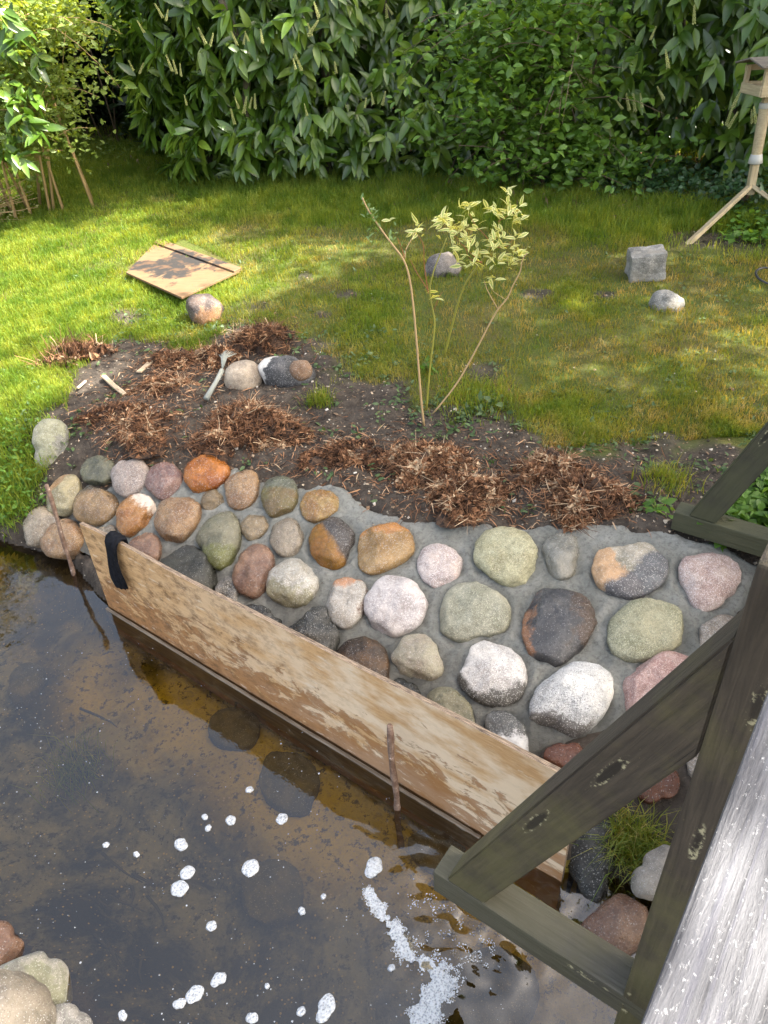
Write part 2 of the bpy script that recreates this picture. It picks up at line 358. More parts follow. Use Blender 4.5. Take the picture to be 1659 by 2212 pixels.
# ------------------------------------------------------------------ WATER
wu=axis(-14,-1.3,3.0,14,.016,0); ws=axis(-2.6,-1.7,.25,1.0,.016,0)
WU,WS=np.meshgrid(wu,ws); WX,WY=xy(WU,WS)
Xp,Yp=proj(np.stack([WX.ravel(),WY.ravel(),0*WX.ravel()],1)); Xp=Xp.reshape(WX.shape);Yp=Yp.reshape(WX.shape)
rip=np.exp(-(((Xp-1060)/190)**2+((Yp-1960)/190)**2)); rip2=np.exp(-(((Xp-960)/130)**2+((Yp-1760)/110)**2))
WZ=.0009*fbm(WX*11,WY*11,2,3)+rip*.022*fbm(WX*22+WY*8,WY*30,4,3)+rip2*.0045*np.sin((WY*.8+WX*.5)*170+fbm(WX*9,WY*9,6)*5)
nx2,ny2=len(wu),len(ws); ix=np.arange(nx2*ny2).reshape(ny2,nx2); Fw=np.stack([ix[:-1,:-1],ix[:-1,1:],ix[1:,1:],ix[1:,:-1]],-1).reshape(-1,4)
b=NB('stream_water'); b.t.nodes.remove(b.b); tr=b.n('ShaderNodeBsdfTransparent'); tr.inputs[0].default_value=(.72,.62,.38,1)
gl=b.n('ShaderNodeBsdfGlossy'); gl.inputs['Roughness'].default_value=.0; gl.inputs[0].default_value=(1,1,1,1)
nr=b.bump(b.noise(b.geo(),16,3),.12,.006); fr=b.n('ShaderNodeFresnel'); fr.inputs[0].default_value=1.68; b.l(nr,fr.inputs['Normal']); b.l(nr,gl.inputs['Normal'])
mx=b.n('ShaderNodeMixShader'); b.l(fr.outputs[0],mx.inputs[0]); b.l(tr.outputs[0],mx.inputs[1]); b.l(gl.outputs[0],mx.inputs[2]); b.l(mx.outputs[0],b.out.inputs[0])
o=link('water',mesh_np('water',np.stack([WX.ravel(),WY.ravel(),WZ.ravel()],1),Fw,b.m,None,True)); tag(o,kind='structure')
# ------------------------------------------------------------------ STONE REVETMENT
REV=tag(empty('stone_revetment',(*xy(1.2,.5),.3)),'sloping bank of rounded field stones set in fresh grey mortar behind the plywood board','stone bank')
b=NB('fresh_mortar'); P=b.geo(); n1=b.noise(P,5,5,.6); n2=b.noise(P,60,6,.75); n3=b.noise(P,220,3,.7); Z=b.sep(P)[2]
wet=b.math('MULTIPLY',b.r(b.math('ADD',Z,b.math('MULTIPLY',n1,.12)),.36,.22),1.0)
c=b.mix(b.r(n1,.35,.65),(.175,.178,.155),(.28,.28,.25)); c=b.mix(b.r(n2,.48,.66,0,.7),c,(.09,.086,.075)); c=b.mix(b.r(n3,.60,.68,0,.5),c,(.36,.35,.31)); c=b.mix(b.math('MULTIPLY',wet,.72),c,(.055,.052,.045))
m_mort=b.fin(c,b.r(wet,0,1,.75,.35),b.bump(n3,.8,.004,b.bump(n2,1,.014)),.4)
mu=np.arange(-.75,2.75,.0125); ms=np.arange(-.02,1.75,.0125); MU,MS=np.meshgrid(mu,ms); MX,MY=xy(MU,MS)
MZ=mortarz(MX,MY); 
E=edge_s(MU)+fbm(MX*5,MY*5,31,3)*.07+fbm(MX*16,MY*16,35,3)*.035; dd=np.minimum.reduce([E-MS,MU+.62,2.62-MU,(MS-(MU-1.95)*1.25+.05+.05*fbm(MX*8,MY*8,3))])
MZ=MZ+.0-.07*sst(.05,-.04,dd)+.010*fbm(MX*22,MY*22,8,4)
keep=(dd>-.06)&(MS>np.where(MU<-.05,.12,.012))
iM=np.arange(MX.size).reshape(MX.shape); FM=np.stack([iM[:-1,:-1],iM[:-1,1:],iM[1:,1:],iM[1:,:-1]],-1).reshape(-1,4)
FM=FM[keep.ravel()[FM].all(1)]; used,inv=np.unique(FM,return_inverse=True)
MVs=np.stack([MX.ravel(),MY.ravel(),MZ.ravel()],1)
# stones -----------------------------------------------------------
A=lambda *p:[(x*.5,967.7+y*.5) for x,y in p]
B=lambda *p:[(743+x*.552,1054+y*.552) for x,y in p]
C4=lambda *p:[(830+x*.5,1521+y*.5) for x,y in p]
G=(.27,.245,.20); 
S_={}
def sm(k,*a,**kw):
    if k not in S_: S_[k]=stonemat('stone_'+k,*a,**kw)
    return S_[k]
sm('olive',(.13,.13,.095),(.19,.185,.13),spk=.12,lt=.05,rough=.4)
sm('pinkgrey',(.33,.25,.21),(.42,.34,.29),spk=.22,lt=.25,rough=.6)
sm('mauve',(.26,.15,.13),(.36,.24,.20),spk=.22,lt=.2,rough=.4)
sm('orange',(.36,.13,.055),(.46,.21,.09),spk=.08,lt=.08,rough=.32,scale=.8)
sm('tangranite',(.33,.19,.10),(.40,.27,.16),spk=.25,lt=.2,rough=.45)
sm('smalltan',(.25,.19,.12),(.34,.27,.18),spk=.15,lt=.1,rough=.45)
sm('mossybrown',(.24,.17,.085),(.17,.15,.07),spk=.2,lt=.1,rough=.45,patch=[((.085,.09,.06),(.3,.8,.5),.03,1)])
sm('orangetan',(.42,.25,.12),(.45,.33,.17),spk=.1,lt=.12,rough=.4)
sm('browndark',(.27,.17,.09),(.35,.25,.15),spk=.22,lt=.15,rough=.35,patch=[((.06,.05,.035),(0,.8,.6),.075,.7)])
sm('orangewhite',(.38,.17,.07),(.45,.26,.13),spk=.12,lt=.15,rough=.35,patch=[((.65,.55,.45),(.7,.5,.4),.055,1.4)])
sm('greengrey',(.20,.195,.135),(.26,.245,.18),spk=.08,lt=.06,rough=.45,patch=[((.12,.125,.035),(-.2,-.9,-.3),.06,1)])
sm('charred',(.40,.22,.08),(.34,.17,.07),spk=.08,lt=.05,rough=.35,patch=[((.045,.045,.045),(.75,.3,.3),.0,.45)])
sm('ochre',(.43,.27,.13),(.50,.36,.21),spk=.06,lt=.15,rough=.35,patch=[((.38,.17,.05),(.1,.8,.5),.055,1.2)])
sm('black',(.03,.03,.026),(.055,.055,.045),spk=.1,lt=.04,rough=.22)
sm('mauvebrown',(.27,.17,.13),(.33,.22,.16),spk=.12,lt=.06,rough=.4)
sm('whiteolive',(.60,.56,.48),(.68,.65,.58),spk=.04,lt=.2,rough=.4,light=(.8,.78,.72),patch=[((.22,.20,.12),(-.5,-.8,-.1),.035,2.2)],scale=.8)
sm('crusty',(.08,.075,.06),(.22,.20,.17),spk=.3,lt=.2,rough=.5)
sm('darkrock',(.045,.047,.045),(.09,.09,.085),spk=.1,lt=.08,rough=.3)
sm('darkbrown',(.055,.035,.022),(.13,.08,.045),spk=.2,lt=.05,rough=.25)
sm('whitebrown',(.58,.53,.46),(.66,.62,.56),spk=.04,lt=.2,rough=.4,light=(.8,.78,.72),patch=[((.40,.20,.10),(0,.75,.5),.065,1.),((.10,.05,.03),(.8,-.1,-.2),.052,1.3)])
sm('whitepink',(.56,.49,.46),(.64,.59,.57),spk=.05,lt=.2,light=(.8,.77,.74),rough=.55)
sm('pinkwhite',(.58,.46,.42),(.62,.53,.49),spk=.08,lt=.3,light=(.82,.78,.74),rough=.55,patch=[((.42,.24,.18),(.2,-.9,-.3),.085,1)])
sm('yellowolive',(.42,.38,.20),(.46,.44,.27),spk=.1,lt=.3,light=(.6,.56,.4),rough=.6)
sm('greymossy',(.26,.25,.21),(.36,.35,.31),spk=.1,lt=.1,rough=.4,patch=[((.10,.08,.02),(.8,.2,-.2),.05,2)])
sm('wedge',(.44,.38,.26),(.52,.46,.36),spk=.1,lt=.2,light=(.7,.66,.6),rough=.5,patch=[((.50,.30,.15),(-.7,-.4,0),.02,1.5),((.085,.09,.10),(.45,-.7,-.2),.012,.9)])
sm('pinkheart',(.56,.38,.32),(.60,.48,.42),spk=.12,lt=.3,light=(.78,.7,.66),rough=.6)
sm('greygreen',(.36,.35,.24),(.42,.41,.31),spk=.1,lt=.2,light=(.56,.54,.42),rough=.6)
sm('bluegrey',(.085,.085,.09),(.15,.145,.14),spk=.1,lt=.05,rough=.45,patch=[((.28,.13,.06),(-.85,.2,0),.085,1.5),((.07,.045,.03),(.7,-.1,.2),.05,1.5)])
sm('olivegrey',(.37,.36,.21),(.43,.41,.27),spk=.14,lt=.28,light=(.58,.56,.4),rough=.65)
sm('tan',(.40,.31,.22),(.48,.41,.33),spk=.22,lt=.25,rough=.6)
sm('tangreen',(.43,.36,.27),(.38,.36,.27),spk=.08,lt=.15,rough=.55)
sm('whiterim',(.66,.61,.56),(.74,.71,.67),spk=.10,lt=.25,light=(.86,.84,.8),rough=.55,patch=[((.06,.055,.045),(.1,-.85,-.5),.055,1.),((.045,.04,.03),(-.8,-.4,-.4),.085,1.)])
sm('salt',(.62,.61,.58),(.76,.75,.72),spk=.2,lt=.25,light=(.86,.85,.82),rough=.6,patch=[((.10,.09,.08),(-.3,-.85,-.35),.065,1.7)])
sm('rose',(.55,.31,.26),(.58,.38,.32),spk=.08,lt=.3,light=(.72,.58,.52),rough=.6)
sm('darkred',(.13,.055,.04),(.18,.09,.065),spk=.12,lt=.05,rough=.3)
sm('quartz',(.15,.15,.145),(.22,.22,.21),spk=.15,lt=.15,rough=.35,patch=[((.5,.5,.5),(.1,-.9,.1),.03,2)])
sm('yellowbrown',(.30,.25,.13),(.40,.35,.2),spk=.12,lt=.15,rough=.5,patch=[((.30,.17,.07),(-.6,.7,.2),.05,1.4)])
sm('beige',(.30,.25,.19),(.38,.33,.26),spk=.15,lt=.15,rough=.45)
sm('grey',(.26,.25,.22),(.38,.36,.32),spk=.1,lt=.15,rough=.75)
sm('lichen',(.30,.29,.24),(.42,.41,.35),spk=.12,lt=.15,rough=.8,patch=[((.23,.23,.15),(.3,-.5,.7),.04,2.5)])
def outline_stone(name,pts,mat,fn,hgt=.5,parent=None,depth=.06,bumpy=.05,seed=0,power=2.4,lift=.35,rings=14,seg=44,facet=0,label=None,normal=None,flat=0.,hit_off=None):
    pts=np.array(pts,float); c=pts.mean(0)
    eps=.04; P0=hit(c[0],c[1],fn)
    if normal is None:
        f1=lambda x,y: float(bank(np.array([x]),np.array([y]))[0]); e=.12
        N=np.array([-(f1(P0[0]+e,P0[1])-f1(P0[0]-e,P0[1]))/(2*e),-(f1(P0[0],P0[1]+e)-f1(P0[0],P0[1]-e))/(2*e),1.])
        N[:2]=np.clip(N[:2],-.7,.7)
    else: N=np.array(normal,float)
    N/=np.linalg.norm(N)
    def onplane(px,py,off):
        d=ray(px,py); t=((P0+N*off)-CAM).dot(N)/d.dot(N); return CAM+d*t
    Q=np.array([onplane(x,y,0) for x,y in pts]); R0=np.median(np.linalg.norm(Q-Q.mean(0),axis=1)); H=R0*2*hgt*.5
    H=R0*hgt
    Q=np.array([onplane(x,y,H*lift) for x,y in pts]); C0=Q.mean(0)
    ex=np.cross(np.array([0,1,0]),N); ex/=np.linalg.norm(ex); ey=np.cross(N,ex)
    rel=Q-C0; ang=np.arctan2(rel@ey,rel@ex); rad=np.hypot(rel@ey,rel@ex); od=np.argsort(ang); ang=ang[od];rad=rad[od]
    th=np.arange(seg)*2*math.pi/seg-math.pi
    ra=np.interp(th,np.r_[ang-2*math.pi,ang,ang+2*math.pi],np.r_[rad,rad,rad])
    k=np.array([1,2,3,2,1.]);k/=k.sum(); rr=np.r_[ra[-2:],ra,ra[:2]]; ra2=np.convolve(rr,k,'valid'); ra=ra2*(ra.mean()/ra2.mean())*.965
    C0=C0-N*H*lift
    V=[];rings_t=[]
    # profile: from top centre out to rim at lift height, then slightly in below mortar
    for i in range(1,rings+1):
        a=(i/rings)*(math.pi/2)            # 0 top -> pi/2 rim
        rr_=abs(math.sin(a))**(2/power*1.0+.17); zz=H*lift+(H-H*lift)*abs(math.cos(a))**(2/power+.2); rings_t.append((rr_,zz))
    for q in (.25,.5,.75,1.): rings_t.append((1-.16*q*q,H*lift-(H*lift+depth)*q))
    V.append(np.array([0,0,H]))
    for rr_,zz in rings_t:
        for j in range(seg): V.append(np.array([rr_*ra[j]*math.cos(th[j]),rr_*ra[j]*math.sin(th[j]),zz]))
    V=np.array(V); sd=Vector((seed*3.7,seed*1.3,seed*5.1)); fr=1.7/R0
    if facet:
        rs=np.random.default_rng(seed+100)
        for _ in range(facet):
            nn=rs.normal(size=3); nn[2]=abs(nn[2])*.8+.15; nn/=np.linalg.norm(nn); dmax=(V@nn).max(); lim=dmax*rs.uniform(.75,.93)
            ex_=V@nn-lim; V=V-np.where(ex_>0,ex_*.92,0)[:,None]*nn
    for i in range(len(V)):
        p=Vector(V[i]); nz=mnoise.noise(p*fr+sd)*bumpy+mnoise.noise(p*fr*2.6+sd)*bumpy*.55+mnoise.noise(p*fr*6+sd)*bumpy*.28
        dirn=V[i]-np.array([0,0,-.2*R0]); dirn/=np.linalg.norm(dirn)+1e-9; V[i]=V[i]+dirn*nz*R0*1.4
    nr_=len(rings_t); F=[]
    T=[(0,1+j,1+(j+1)%seg) for j in range(seg)]
    for i in range(nr_-1):
        for j in range(seg):
            a=1+i*seg+j; b_=1+i*seg+(j+1)%seg; F.append((a,a+seg,b_+seg,b_))
    V2=V@np.stack([ex,ey,N]) # local coords rotated to world
    me=bpy.data.meshes.new(name); me.from_pydata([tuple(v) for v in V2],[],T+F); me.update()
    for p in me.polygons: p.use_smooth=True
    me.materials.append(mat); pl=np.array(parent.location) if parent else np.zeros(3)
    o=link(name,me,parent,C0-pl)
    if label: o['label']=label
    return o,C0,N,H,R0
ST=[
(A((345,100),(370,55),(420,35),(470,45),(500,85),(495,125),(460,150),(410,160),(365,145)),'olive',.55,'smooth dark olive grey oval stone'),
(A((485,150),(495,85),(530,45),(580,35),(625,60),(640,110),(625,165),(590,200),(545,212),(500,190)),'pinkgrey',.6,'speckled pinkish grey granite stone in the top row'),
(A((628,130),(650,90),(690,65),(750,70),(778,105),(775,160),(740,215),(705,222),(650,190)),'mauve',.55,'mauve pink stone left of the bright orange one'),
(A((793,110),(815,60),(860,32),(930,30),(980,50),(992,95),(975,145),(920,175),(850,190),(805,165)),'orange',.65,'bright orange red stone in the top row'),
(A((975,190),(985,130),(1010,95),(1060,90),(1105,105),(1120,150),(1105,215),(1070,262),(1010,268),(978,235)),'tangranite',.6,'tan granite stone right of the bright orange one'),
(A((872,215),(890,190),(930,180),(960,195),(970,235),(945,268),(895,275),(873,255)),'smalltan',.7,'very small tan stone below the bright orange one'),
(A((1130,220),(1140,160),(1180,125),(1230,122),(1275,145),(1287,200),(1265,260),(1215,300),(1165,300),(1140,265)),'mossybrown',.6,'brown stone with a dark mossy top'),
(A((1295,235),(1320,195),(1380,182),(1440,190),(1470,225),(1455,270),(1400,310),(1340,320),(1305,290)),'orangetan',.5,'flat orange tan stone at the upper mortar edge'),
(A((315,260),(335,205),(380,172),(450,168),(500,200),(512,250),(490,300),(430,335),(370,325),(325,300)),'browndark',.65,'brown granite stone with a dark upper rim'),
(A((498,310),(520,250),(560,210),(610,198),(655,220),(670,265),(645,320),(590,355),(555,385),(510,360)),'orangewhite',.6,'orange brown stone with whitish flecks'),
(A((665,310),(680,260),(730,220),(800,205),(855,225),(866,280),(840,345),(790,395),(730,412),(685,375)),'tangranite',.6,'large tan granite stone with coarse speckles'),
(A((853,340),(880,290),(950,275),(1010,285),(1040,330),(1030,400),(1000,480),(960,537),(920,520),(880,450)),'greengrey',.55,'drop shaped green grey stone pointing down'),
(A((1042,330),(1060,290),(1110,280),(1155,300),(1165,330),(1135,375),(1090,408),(1055,385)),'smalltan',.7,'small tan stone right of the drop shaped one'),
(A((1165,380),(1180,330),(1230,302),(1285,315),(1313,360),(1300,430),(1250,480),(1200,462),(1175,420)),'beige',.6,'greenish brown speckled stone above the white and olive one'),
(A((1338,400),(1350,350),(1400,310),(1470,300),(1515,330),(1528,390),(1500,450),(1465,520),(1430,560),(1390,500)),'charred',.55,'orange stone with a black wedge across it'),
(B((45,250),(60,190),(100,145),(160,132),(230,145),(275,190),(280,240),(240,280),(180,305),(90,343),(55,315)),'ochre',.55,'ochre stone with a rusty orange crest'),
(A((550,420),(590,375),(640,362),(680,385),(692,440),(680,495),(630,500),(570,470)),'mauvebrown',.6,'pinkish brown stone half behind the board'),
(A((400,350),(450,345),(500,370),(520,400),(480,410),(430,380)),'beige',.5,'small beige stone behind the board corner'),
(A((693,520),(715,450),(780,425),(860,432),(905,490),(925,580),(905,660),(820,640),(720,590)),'black',.8,'wet black rounded stone at the board'),
(A((1022,510),(1035,450),(1080,415),(1140,415),(1175,450),(1178,520),(1150,600),(1120,650),(1070,655),(1030,620)),'mauvebrown',.6,'upright oval mauve brown stone'),
(A((1150,600),(1165,535),(1215,490),(1290,475),(1345,500),(1370,560),(1365,620),(1325,670),(1260,685),(1190,670),(1160,640)),'whiteolive',.6,'whitish stone with olive brown stains'),
(A((915,610),(935,565),(980,550),(1020,570),(1028,630),(1020,690),(960,670)),'crusty',.6,'dark crusty stone wedged against the board'),
(A((1035,680),(1100,685),(1170,720),(1230,760),(1200,800),(1130,780)),'darkrock',.4,'low wet dark stone along the board'),
(A((1215,790),(1260,715),(1340,685),(1410,705),(1450,770),(1450,870),(1380,930),(1270,880)),'darkrock',.8,'rough dark grey rock at the board'),
(A((1445,900),(1485,838),(1570,815),(1650,845),(1680,930),(1665,1040),(1560,1030),(1465,970)),'darkbrown',.8,'wet dark brown stone at the board'),
(A((1413,640),(1425,590),(1480,558),(1550,565),(1590,600),(1580,680),(1530,760),(1480,795),(1430,740)),'whitebrown',.55,'white stone with orange top and dark brown flank'),
(B((72,470),(85,400),(140,350),(210,342),(290,375),(328,440),(320,510),(270,555),(180,580),(110,540)),'whitepink',.55,'large smooth whitish pink stone with fine cracks'),
(B((285,290),(300,245),(350,217),(410,225),(455,260),(462,320),(430,375),(380,398),(320,370)),'pinkwhite',.55,'small pale pink stone with reddish lower edge'),
(B((502,250),(520,200),(570,160),(640,150),(710,170),(755,230),(763,290),(740,350),(680,394),(620,380),(560,330),(510,295)),'yellowolive',.5,'yellowish olive granite stone at the upper mortar edge'),
(B((790,200),(850,165),(900,165),(915,220),(905,280),(900,350),(810,355),(795,290)),'greymossy',.55,'narrow angular grey stone with brown moss'),
(B((962,310),(985,250),(1050,205),(1130,197),(1210,205),(1260,250),(1265,320),(1240,390),(1180,420),(1100,433),(1020,410),(975,350)),'wedge',.42,'flat cream stone with a dark grey wedge'),
(B((1313,310),(1330,275),(1390,262),(1450,250),(1520,265),(1553,310),(1550,380),(1500,430),(1440,480),(1400,497),(1370,480),(1350,420),(1320,370)),'pinkheart',.42,'heart shaped pink granite stone'),
(B((357,500),(380,430),(430,380),(500,365),(580,380),(640,430),(668,490),(655,545),(590,575),(520,580),(470,605),(400,580),(365,545)),'greygreen',.45,'large grey green stone with a rippled surface'),
(B((697,520),(710,450),(750,400),(830,392),(920,410),(990,440),(1010,490),(980,560),(900,650),(830,695),(740,690),(710,620)),'bluegrey',.45,'large blue grey stone with rusty left edge'),
(B((1022,600),(1035,530),(1090,470),(1170,435),(1250,432),(1320,460),(1357,520),(1345,580),(1260,640),(1160,672),(1090,670),(1040,640)),'olivegrey',.42,'large flat olive stone with pale rim'),
(B((1390,590),(1400,540),(1450,505),(1520,500),(1560,520),(1590,600),(1520,680),(1410,672)),'tan',.45,'speckled tan stone half behind the bridge post'),
(B((182,650),(200,610),(250,575),(310,570),(350,600),(370,650),(397,690),(385,730),(320,753),(260,745),(200,700)),'tangreen',.6,'pale tan and green stone beside the white granite'),
(B((430,690),(450,640),(510,610),(600,610),(670,640),(715,690),(720,750),(700,820),(640,855),(560,850),(480,810),(435,760)),'whiterim',.5,'white granite stone with a dark wet rim'),
(B((722,880),(740,810),(800,740),(880,690),(950,675),(1020,690),(1055,750),(1055,830),(1020,900),(960,950),(870,975),(780,960),(730,930)),'salt',.5,'biggest stone, white granite peppered black'),
(B((1078,810),(1100,750),(1160,680),(1230,650),(1310,650),(1390,680),(1430,740),(1330,850),(1200,910),(1120,890),(1085,850)),'rose',.45,'rose red granite stone partly behind the wooden brace'),
(B((163,760),(200,742),(250,765),(300,800),(300,830),(230,810)),'black',.5,'small dark bluish stone at the board'),
(B((315,830),(345,785),(410,780),(465,820),(508,885),(512,970),(420,930),(340,880)),'greengrey',.8,'grey green stone touching the board'),
(B((530,950),(555,885),(620,872),(685,910),(718,975),(716,1060),(640,1040),(550,990)),'quartz',.8,'dark grey stone with a white quartz patch'),
(B((770,1050),(800,1010),(870,1003),(950,1020),(970,1060),(950,1120),(820,1100)),'darkred',.55,'wet dark red stone near the brace'),
(A((180,260),(215,170),(270,120),(330,115),(345,170),(340,230),(300,285),(240,290)),'yellowbrown',.6,'angular yellow brown stone at the upstream end'),
(A((93,390),(105,320),(140,265),(180,250),(220,270),(250,300),(240,360),(180,410),(150,430),(105,415)),'beige',.6,'beige stone at the waterline, furthest upstream'),
(A((172,410),(200,350),(260,310),(310,315),(335,360),(335,420),(300,460),(240,470),(190,450)),'tangranite',.6,'tan brown stone at the waterline behind the thin stake'),
(C4((1080,400),(1130,340),(1230,270),(1275,300),(1275,370),(1200,400),(1110,415)),'darkred',.6,'dark reddish stone under the brace by the post'),
(C4((1310,260),(1345,200),(1400,230),(1400,300),(1340,320)),'tan',.5,'small reddish stone behind the bridge post'),
]
mort=lambda x,y: bank(x,y)+.012
MVx=MVs
for i,(pts,mk,h,lab) in enumerate(ST):
    fac={'mauve':2,'orange':2,'greymossy':5,'yellowbrown':4,'darkrock':5,'crusty':6,'bluegrey':3,'darkred':3,'quartz':4,'smalltan':3,'orangetan':2,'ochre':3,'charred':3,'whiteolive':2,'greygreen':3,'wedge':3,'tangreen':3,'orangewhite':3,'olivegrey':2,'pinkheart':2,'rose':2,'salt':1,'whitepink':2}.get(mk,2)
    o,C0,N,H,R0=outline_stone('stone',pts,S_[mk],mort,h*1.0,REV,seed=i+1,bumpy=.055 if mk not in('darkrock','crusty') else .11,facet=fac,label=lab)
    # mortar squeezed up against the stone
    d_=np.hypot(MVx[:,0]-C0[0],MVx[:,1]-C0[1]); MVx[:,2]+=.010*np.exp(-((d_-R0*1.12)/.018)**2)*(.5+.8*_h(np.array([i*1.]),np.array([1.]),3)[0])
me=mesh_np('mortar',MVx[used],inv.reshape(FM.shape),m_mort,None,True); rebase(me,REV.location); link('mortar',me,REV)
# ------------------------------------------------------------------ LOOSE STONES
T=lambda k,ox,oy: [(ox+x*k,oy+y*k) for x,y in []]
def loose(pts,mk,h,label,fn=None,name='loose_stone',normal=(0,0,1),**k):
    pts=np.array(pts,float); c=pts.mean(0)
    # base sits on the ground at the lower edge of the outline
    foot=hit(c[0],pts[:,1].max()-(pts[:,1].max()-pts[:,1].min())*.12,fn or bank)
    Y0=foot[1]; hh=[aty(x,y,Y0) for x,y in pts]; W_=max(p[0] for p in hh)-min(p[0] for p in hh); R=W_/2
    # full 3-D boulder: silhouette traced on a plane facing the camera, depth = width
    vd=ray(*c); vd=np.array([vd[0],vd[1],0]); vd/=np.linalg.norm(vd); 
    cen=foot+vd*R*.6
    cd=ray(*c); t=(cen-CAM).dot(cd)/(cd.dot(cd)); Cc=CAM+cd*t
    ex=np.cross(cd,[0,0,1]); ex/=np.linalg.norm(ex); ey=np.cross(ex,cd)
    def pl(px,py): d=ray(px,py); return CAM+d*((Cc-CAM).dot(cd)/d.dot(cd))
    Q=(np.array([pl(x,y) for x,y in pts])-Cc)*1.10; ang=np.arctan2(Q@ey,Q@ex); rad=np.hypot(Q@ey,Q@ex); od=np.argsort(ang); ang=ang[od];rad=rad[od]
    import bmesh
    bm=bmesh.new(); bmesh.ops.create_icosphere(bm,subdivisions=4,radius=1)
    V=np.array([v.co[:] for v in bm.verts]); th=np.arctan2(V[:,1],V[:,0]); rr=np.interp(th,np.r_[ang-2*math.pi,ang,ang+2*math.pi],np.r_[rad,rad,rad]); 
    V[:,0]*=rr;V[:,1]*=rr; V[:,2]*=np.mean(rad)*h
    rs=np.random.default_rng(int(c[0]*7+c[1]))
    for _ in range(k.get('facet',5)):
        nn=rs.normal(size=3); nn/=np.linalg.norm(nn); lim=(V@nn).max()*rs.uniform(.8,.93); e_=V@nn-lim; V=V-np.where(e_>0,e_*.95,0)[:,None]*nn
    sd=Vector(rs.normal(size=3)*9); bu=k.get('bumpy',.05); Rm=np.mean(rad)
    for i in range(len(V)):
        p=Vector(V[i]); q=mnoise.noise(p*(1.8/Rm)+sd)*bu+mnoise.noise(p*(4.5/Rm)+sd)*bu*.5+mnoise.noise(p*(12/Rm)+sd)*bu*.25
        V[i]*=1+q*1.3
    Wd=V@np.stack([ex,ey,-cd])
    for v,c_ in zip(bm.verts,Wd): v.co=c_
    me=bpy.data.meshes.new(name); bm.to_mesh(me); bm.free()
    for p in me.polygons: p.use_smooth=True
    me.materials.append(S_[mk]); base=np.array([Cc[0],Cc[1],Cc[2]]); o=link(name,me,None,base)
    tag(o,label,k.get('cat','stone')); return o
D_=lambda k,ox,oy,*p:[(ox+x*k,oy+y*k) for x,y in p]
A3=lambda *p: D_(.5,0,501.1,*p)          # crop (0,580)
A4=lambda *p: D_(.5,829.5,501.1,*p)
sm('brownpurple',(.11,.08,.07),(.17,.12,.095),spk=.1,lt=.08,rough=.6,patch=[((.33,.17,.08),(.3,-.6,-.2),.06,1.3)])
sm('creamlog',(.42,.33,.24),(.52,.43,.32),spk=.05,lt=.1,rough=.6)
sm('blackwhite',(.05,.05,.052),(.10,.10,.105),spk=.05,lt=.1,rough=.5,patch=[((.68,.64,.58),(-.75,.6,.1),.055,2)])
sm('rustcut',(.30,.17,.09),(.16,.10,.06),spk=.15,lt=.1,rough=.7,patch=[((.55,.45,.36),(.7,.4,.3),.05,1)])
sm('mottle',(.14,.12,.115),(.26,.23,.20),spk=.12,lt=.12,rough=.7,patch=[((.5,.42,.33),(.2,.6,.6),.085,2)])
loose(A3((805,310),(830,280),(870,265),(920,290),(968,345),(950,375),(900,400),(880,420),(855,400),(820,350)),'brownpurple',.9,'brown purple boulder on the grass below the burnt board',facet=6)
loose(A4((185,150),(215,100),(260,90),(310,130),(335,170),(330,205),(280,185),(235,205),(205,218),(185,190)),'mottle',.9,'mottled dark stone on the lawn behind the young shrub',facet=7)
fp=hit(1404,612); me=box_me('stone_block',.25,.21,.20,None,.022,2,0,0)
bm=bmesh_=__import__('bmesh').new(); bm.from_mesh(me); __import__('bmesh').ops.subdivide_edges(bm,edges=bm.edges[:],cuts=5,use_grid_fill=True)
for v in bm.verts: v.co+=Vector(mnoise.noise_vector(v.co*7))*.018+Vector(mnoise.noise_vector(v.co*22))*.007
bm.to_mesh(me); bm.free(); me.materials.append(S_['grey']); o=link('stone_block',me,None,(fp[0],fp[1]+.13,fp[2]+.095)); o.rotation_euler=(.05,-.04,-.12); tag(o,'squared grey stone block on the lawn','stone')
loose(A4((1150,300),(1190,255),(1240,262),(1292,300),(1280,345),(1240,362),(1180,358),(1152,340)),'grey',.8,'round grey stone in front of the squared block',facet=4)
loose(A3((975,640),(985,595),(1040,562),(1095,570),(1125,620),(1115,670),(1060,708),(1005,690)),'creamlog',.7,'round cream coloured stone leaning on the dug soil',facet=2,bumpy=.03)
loose(A3((1122,585),(1150,555),(1215,545),(1290,560),(1345,600),(1355,650),(1320,690),(1220,695),(1165,670),(1140,630)),'blackwhite',.7,'black stone with a white flank on the dug soil',facet=3)
loose(A3((1255,585),(1290,555),(1330,565),(1345,610),(1320,635),(1270,625)),'rustcut',.5,'small rusty broken stone lying on the black one',facet=3,fn=lambda x,y: bank(x,y)+.13)
loose(A3((155,850),(190,820),(250,818),(285,850),(295,910),(270,980),(215,1038),(180,1030),(160,940)),'lichen',.6,'tall pale grey green stone standing in the bank',facet=2)
B3=lambda *p: D_(.5,0,1521,*p)
sm('nearboulder',(.24,.205,.155),(.32,.28,.22),spk=.08,lt=.1,rough=.6)
loose(B3((-90,1000),(-60,930),(0,940),(60,1000),(98,1065),(60,1110),(0,1165),(-80,1160)),'mauvebrown',.6,'pinkish brown rock at the corner of the near bank',facet=5)
loose(B3((-20,1190),(20,1130),(140,1053),(205,1110),(310,1240),(330,1290),(260,1340),(150,1230),(60,1200)),'lichen',.5,'angular grey rock with lichen on the near bank',facet=12,bumpy=.02)
loose(B3((-120,1250),(-60,1180),(60,1170),(150,1205),(210,1290),(225,1420),(120,1500),(-60,1480)),'nearboulder',.8,'big rounded beige boulder on the near bank',facet=1)
loose(B3((200,1350),(270,1300),(340,1335),(395,1390),(420,1470),(300,1500),(210,1450)),'grey',.5,'flat grey rock sloping into the water on the near bank',facet=5)
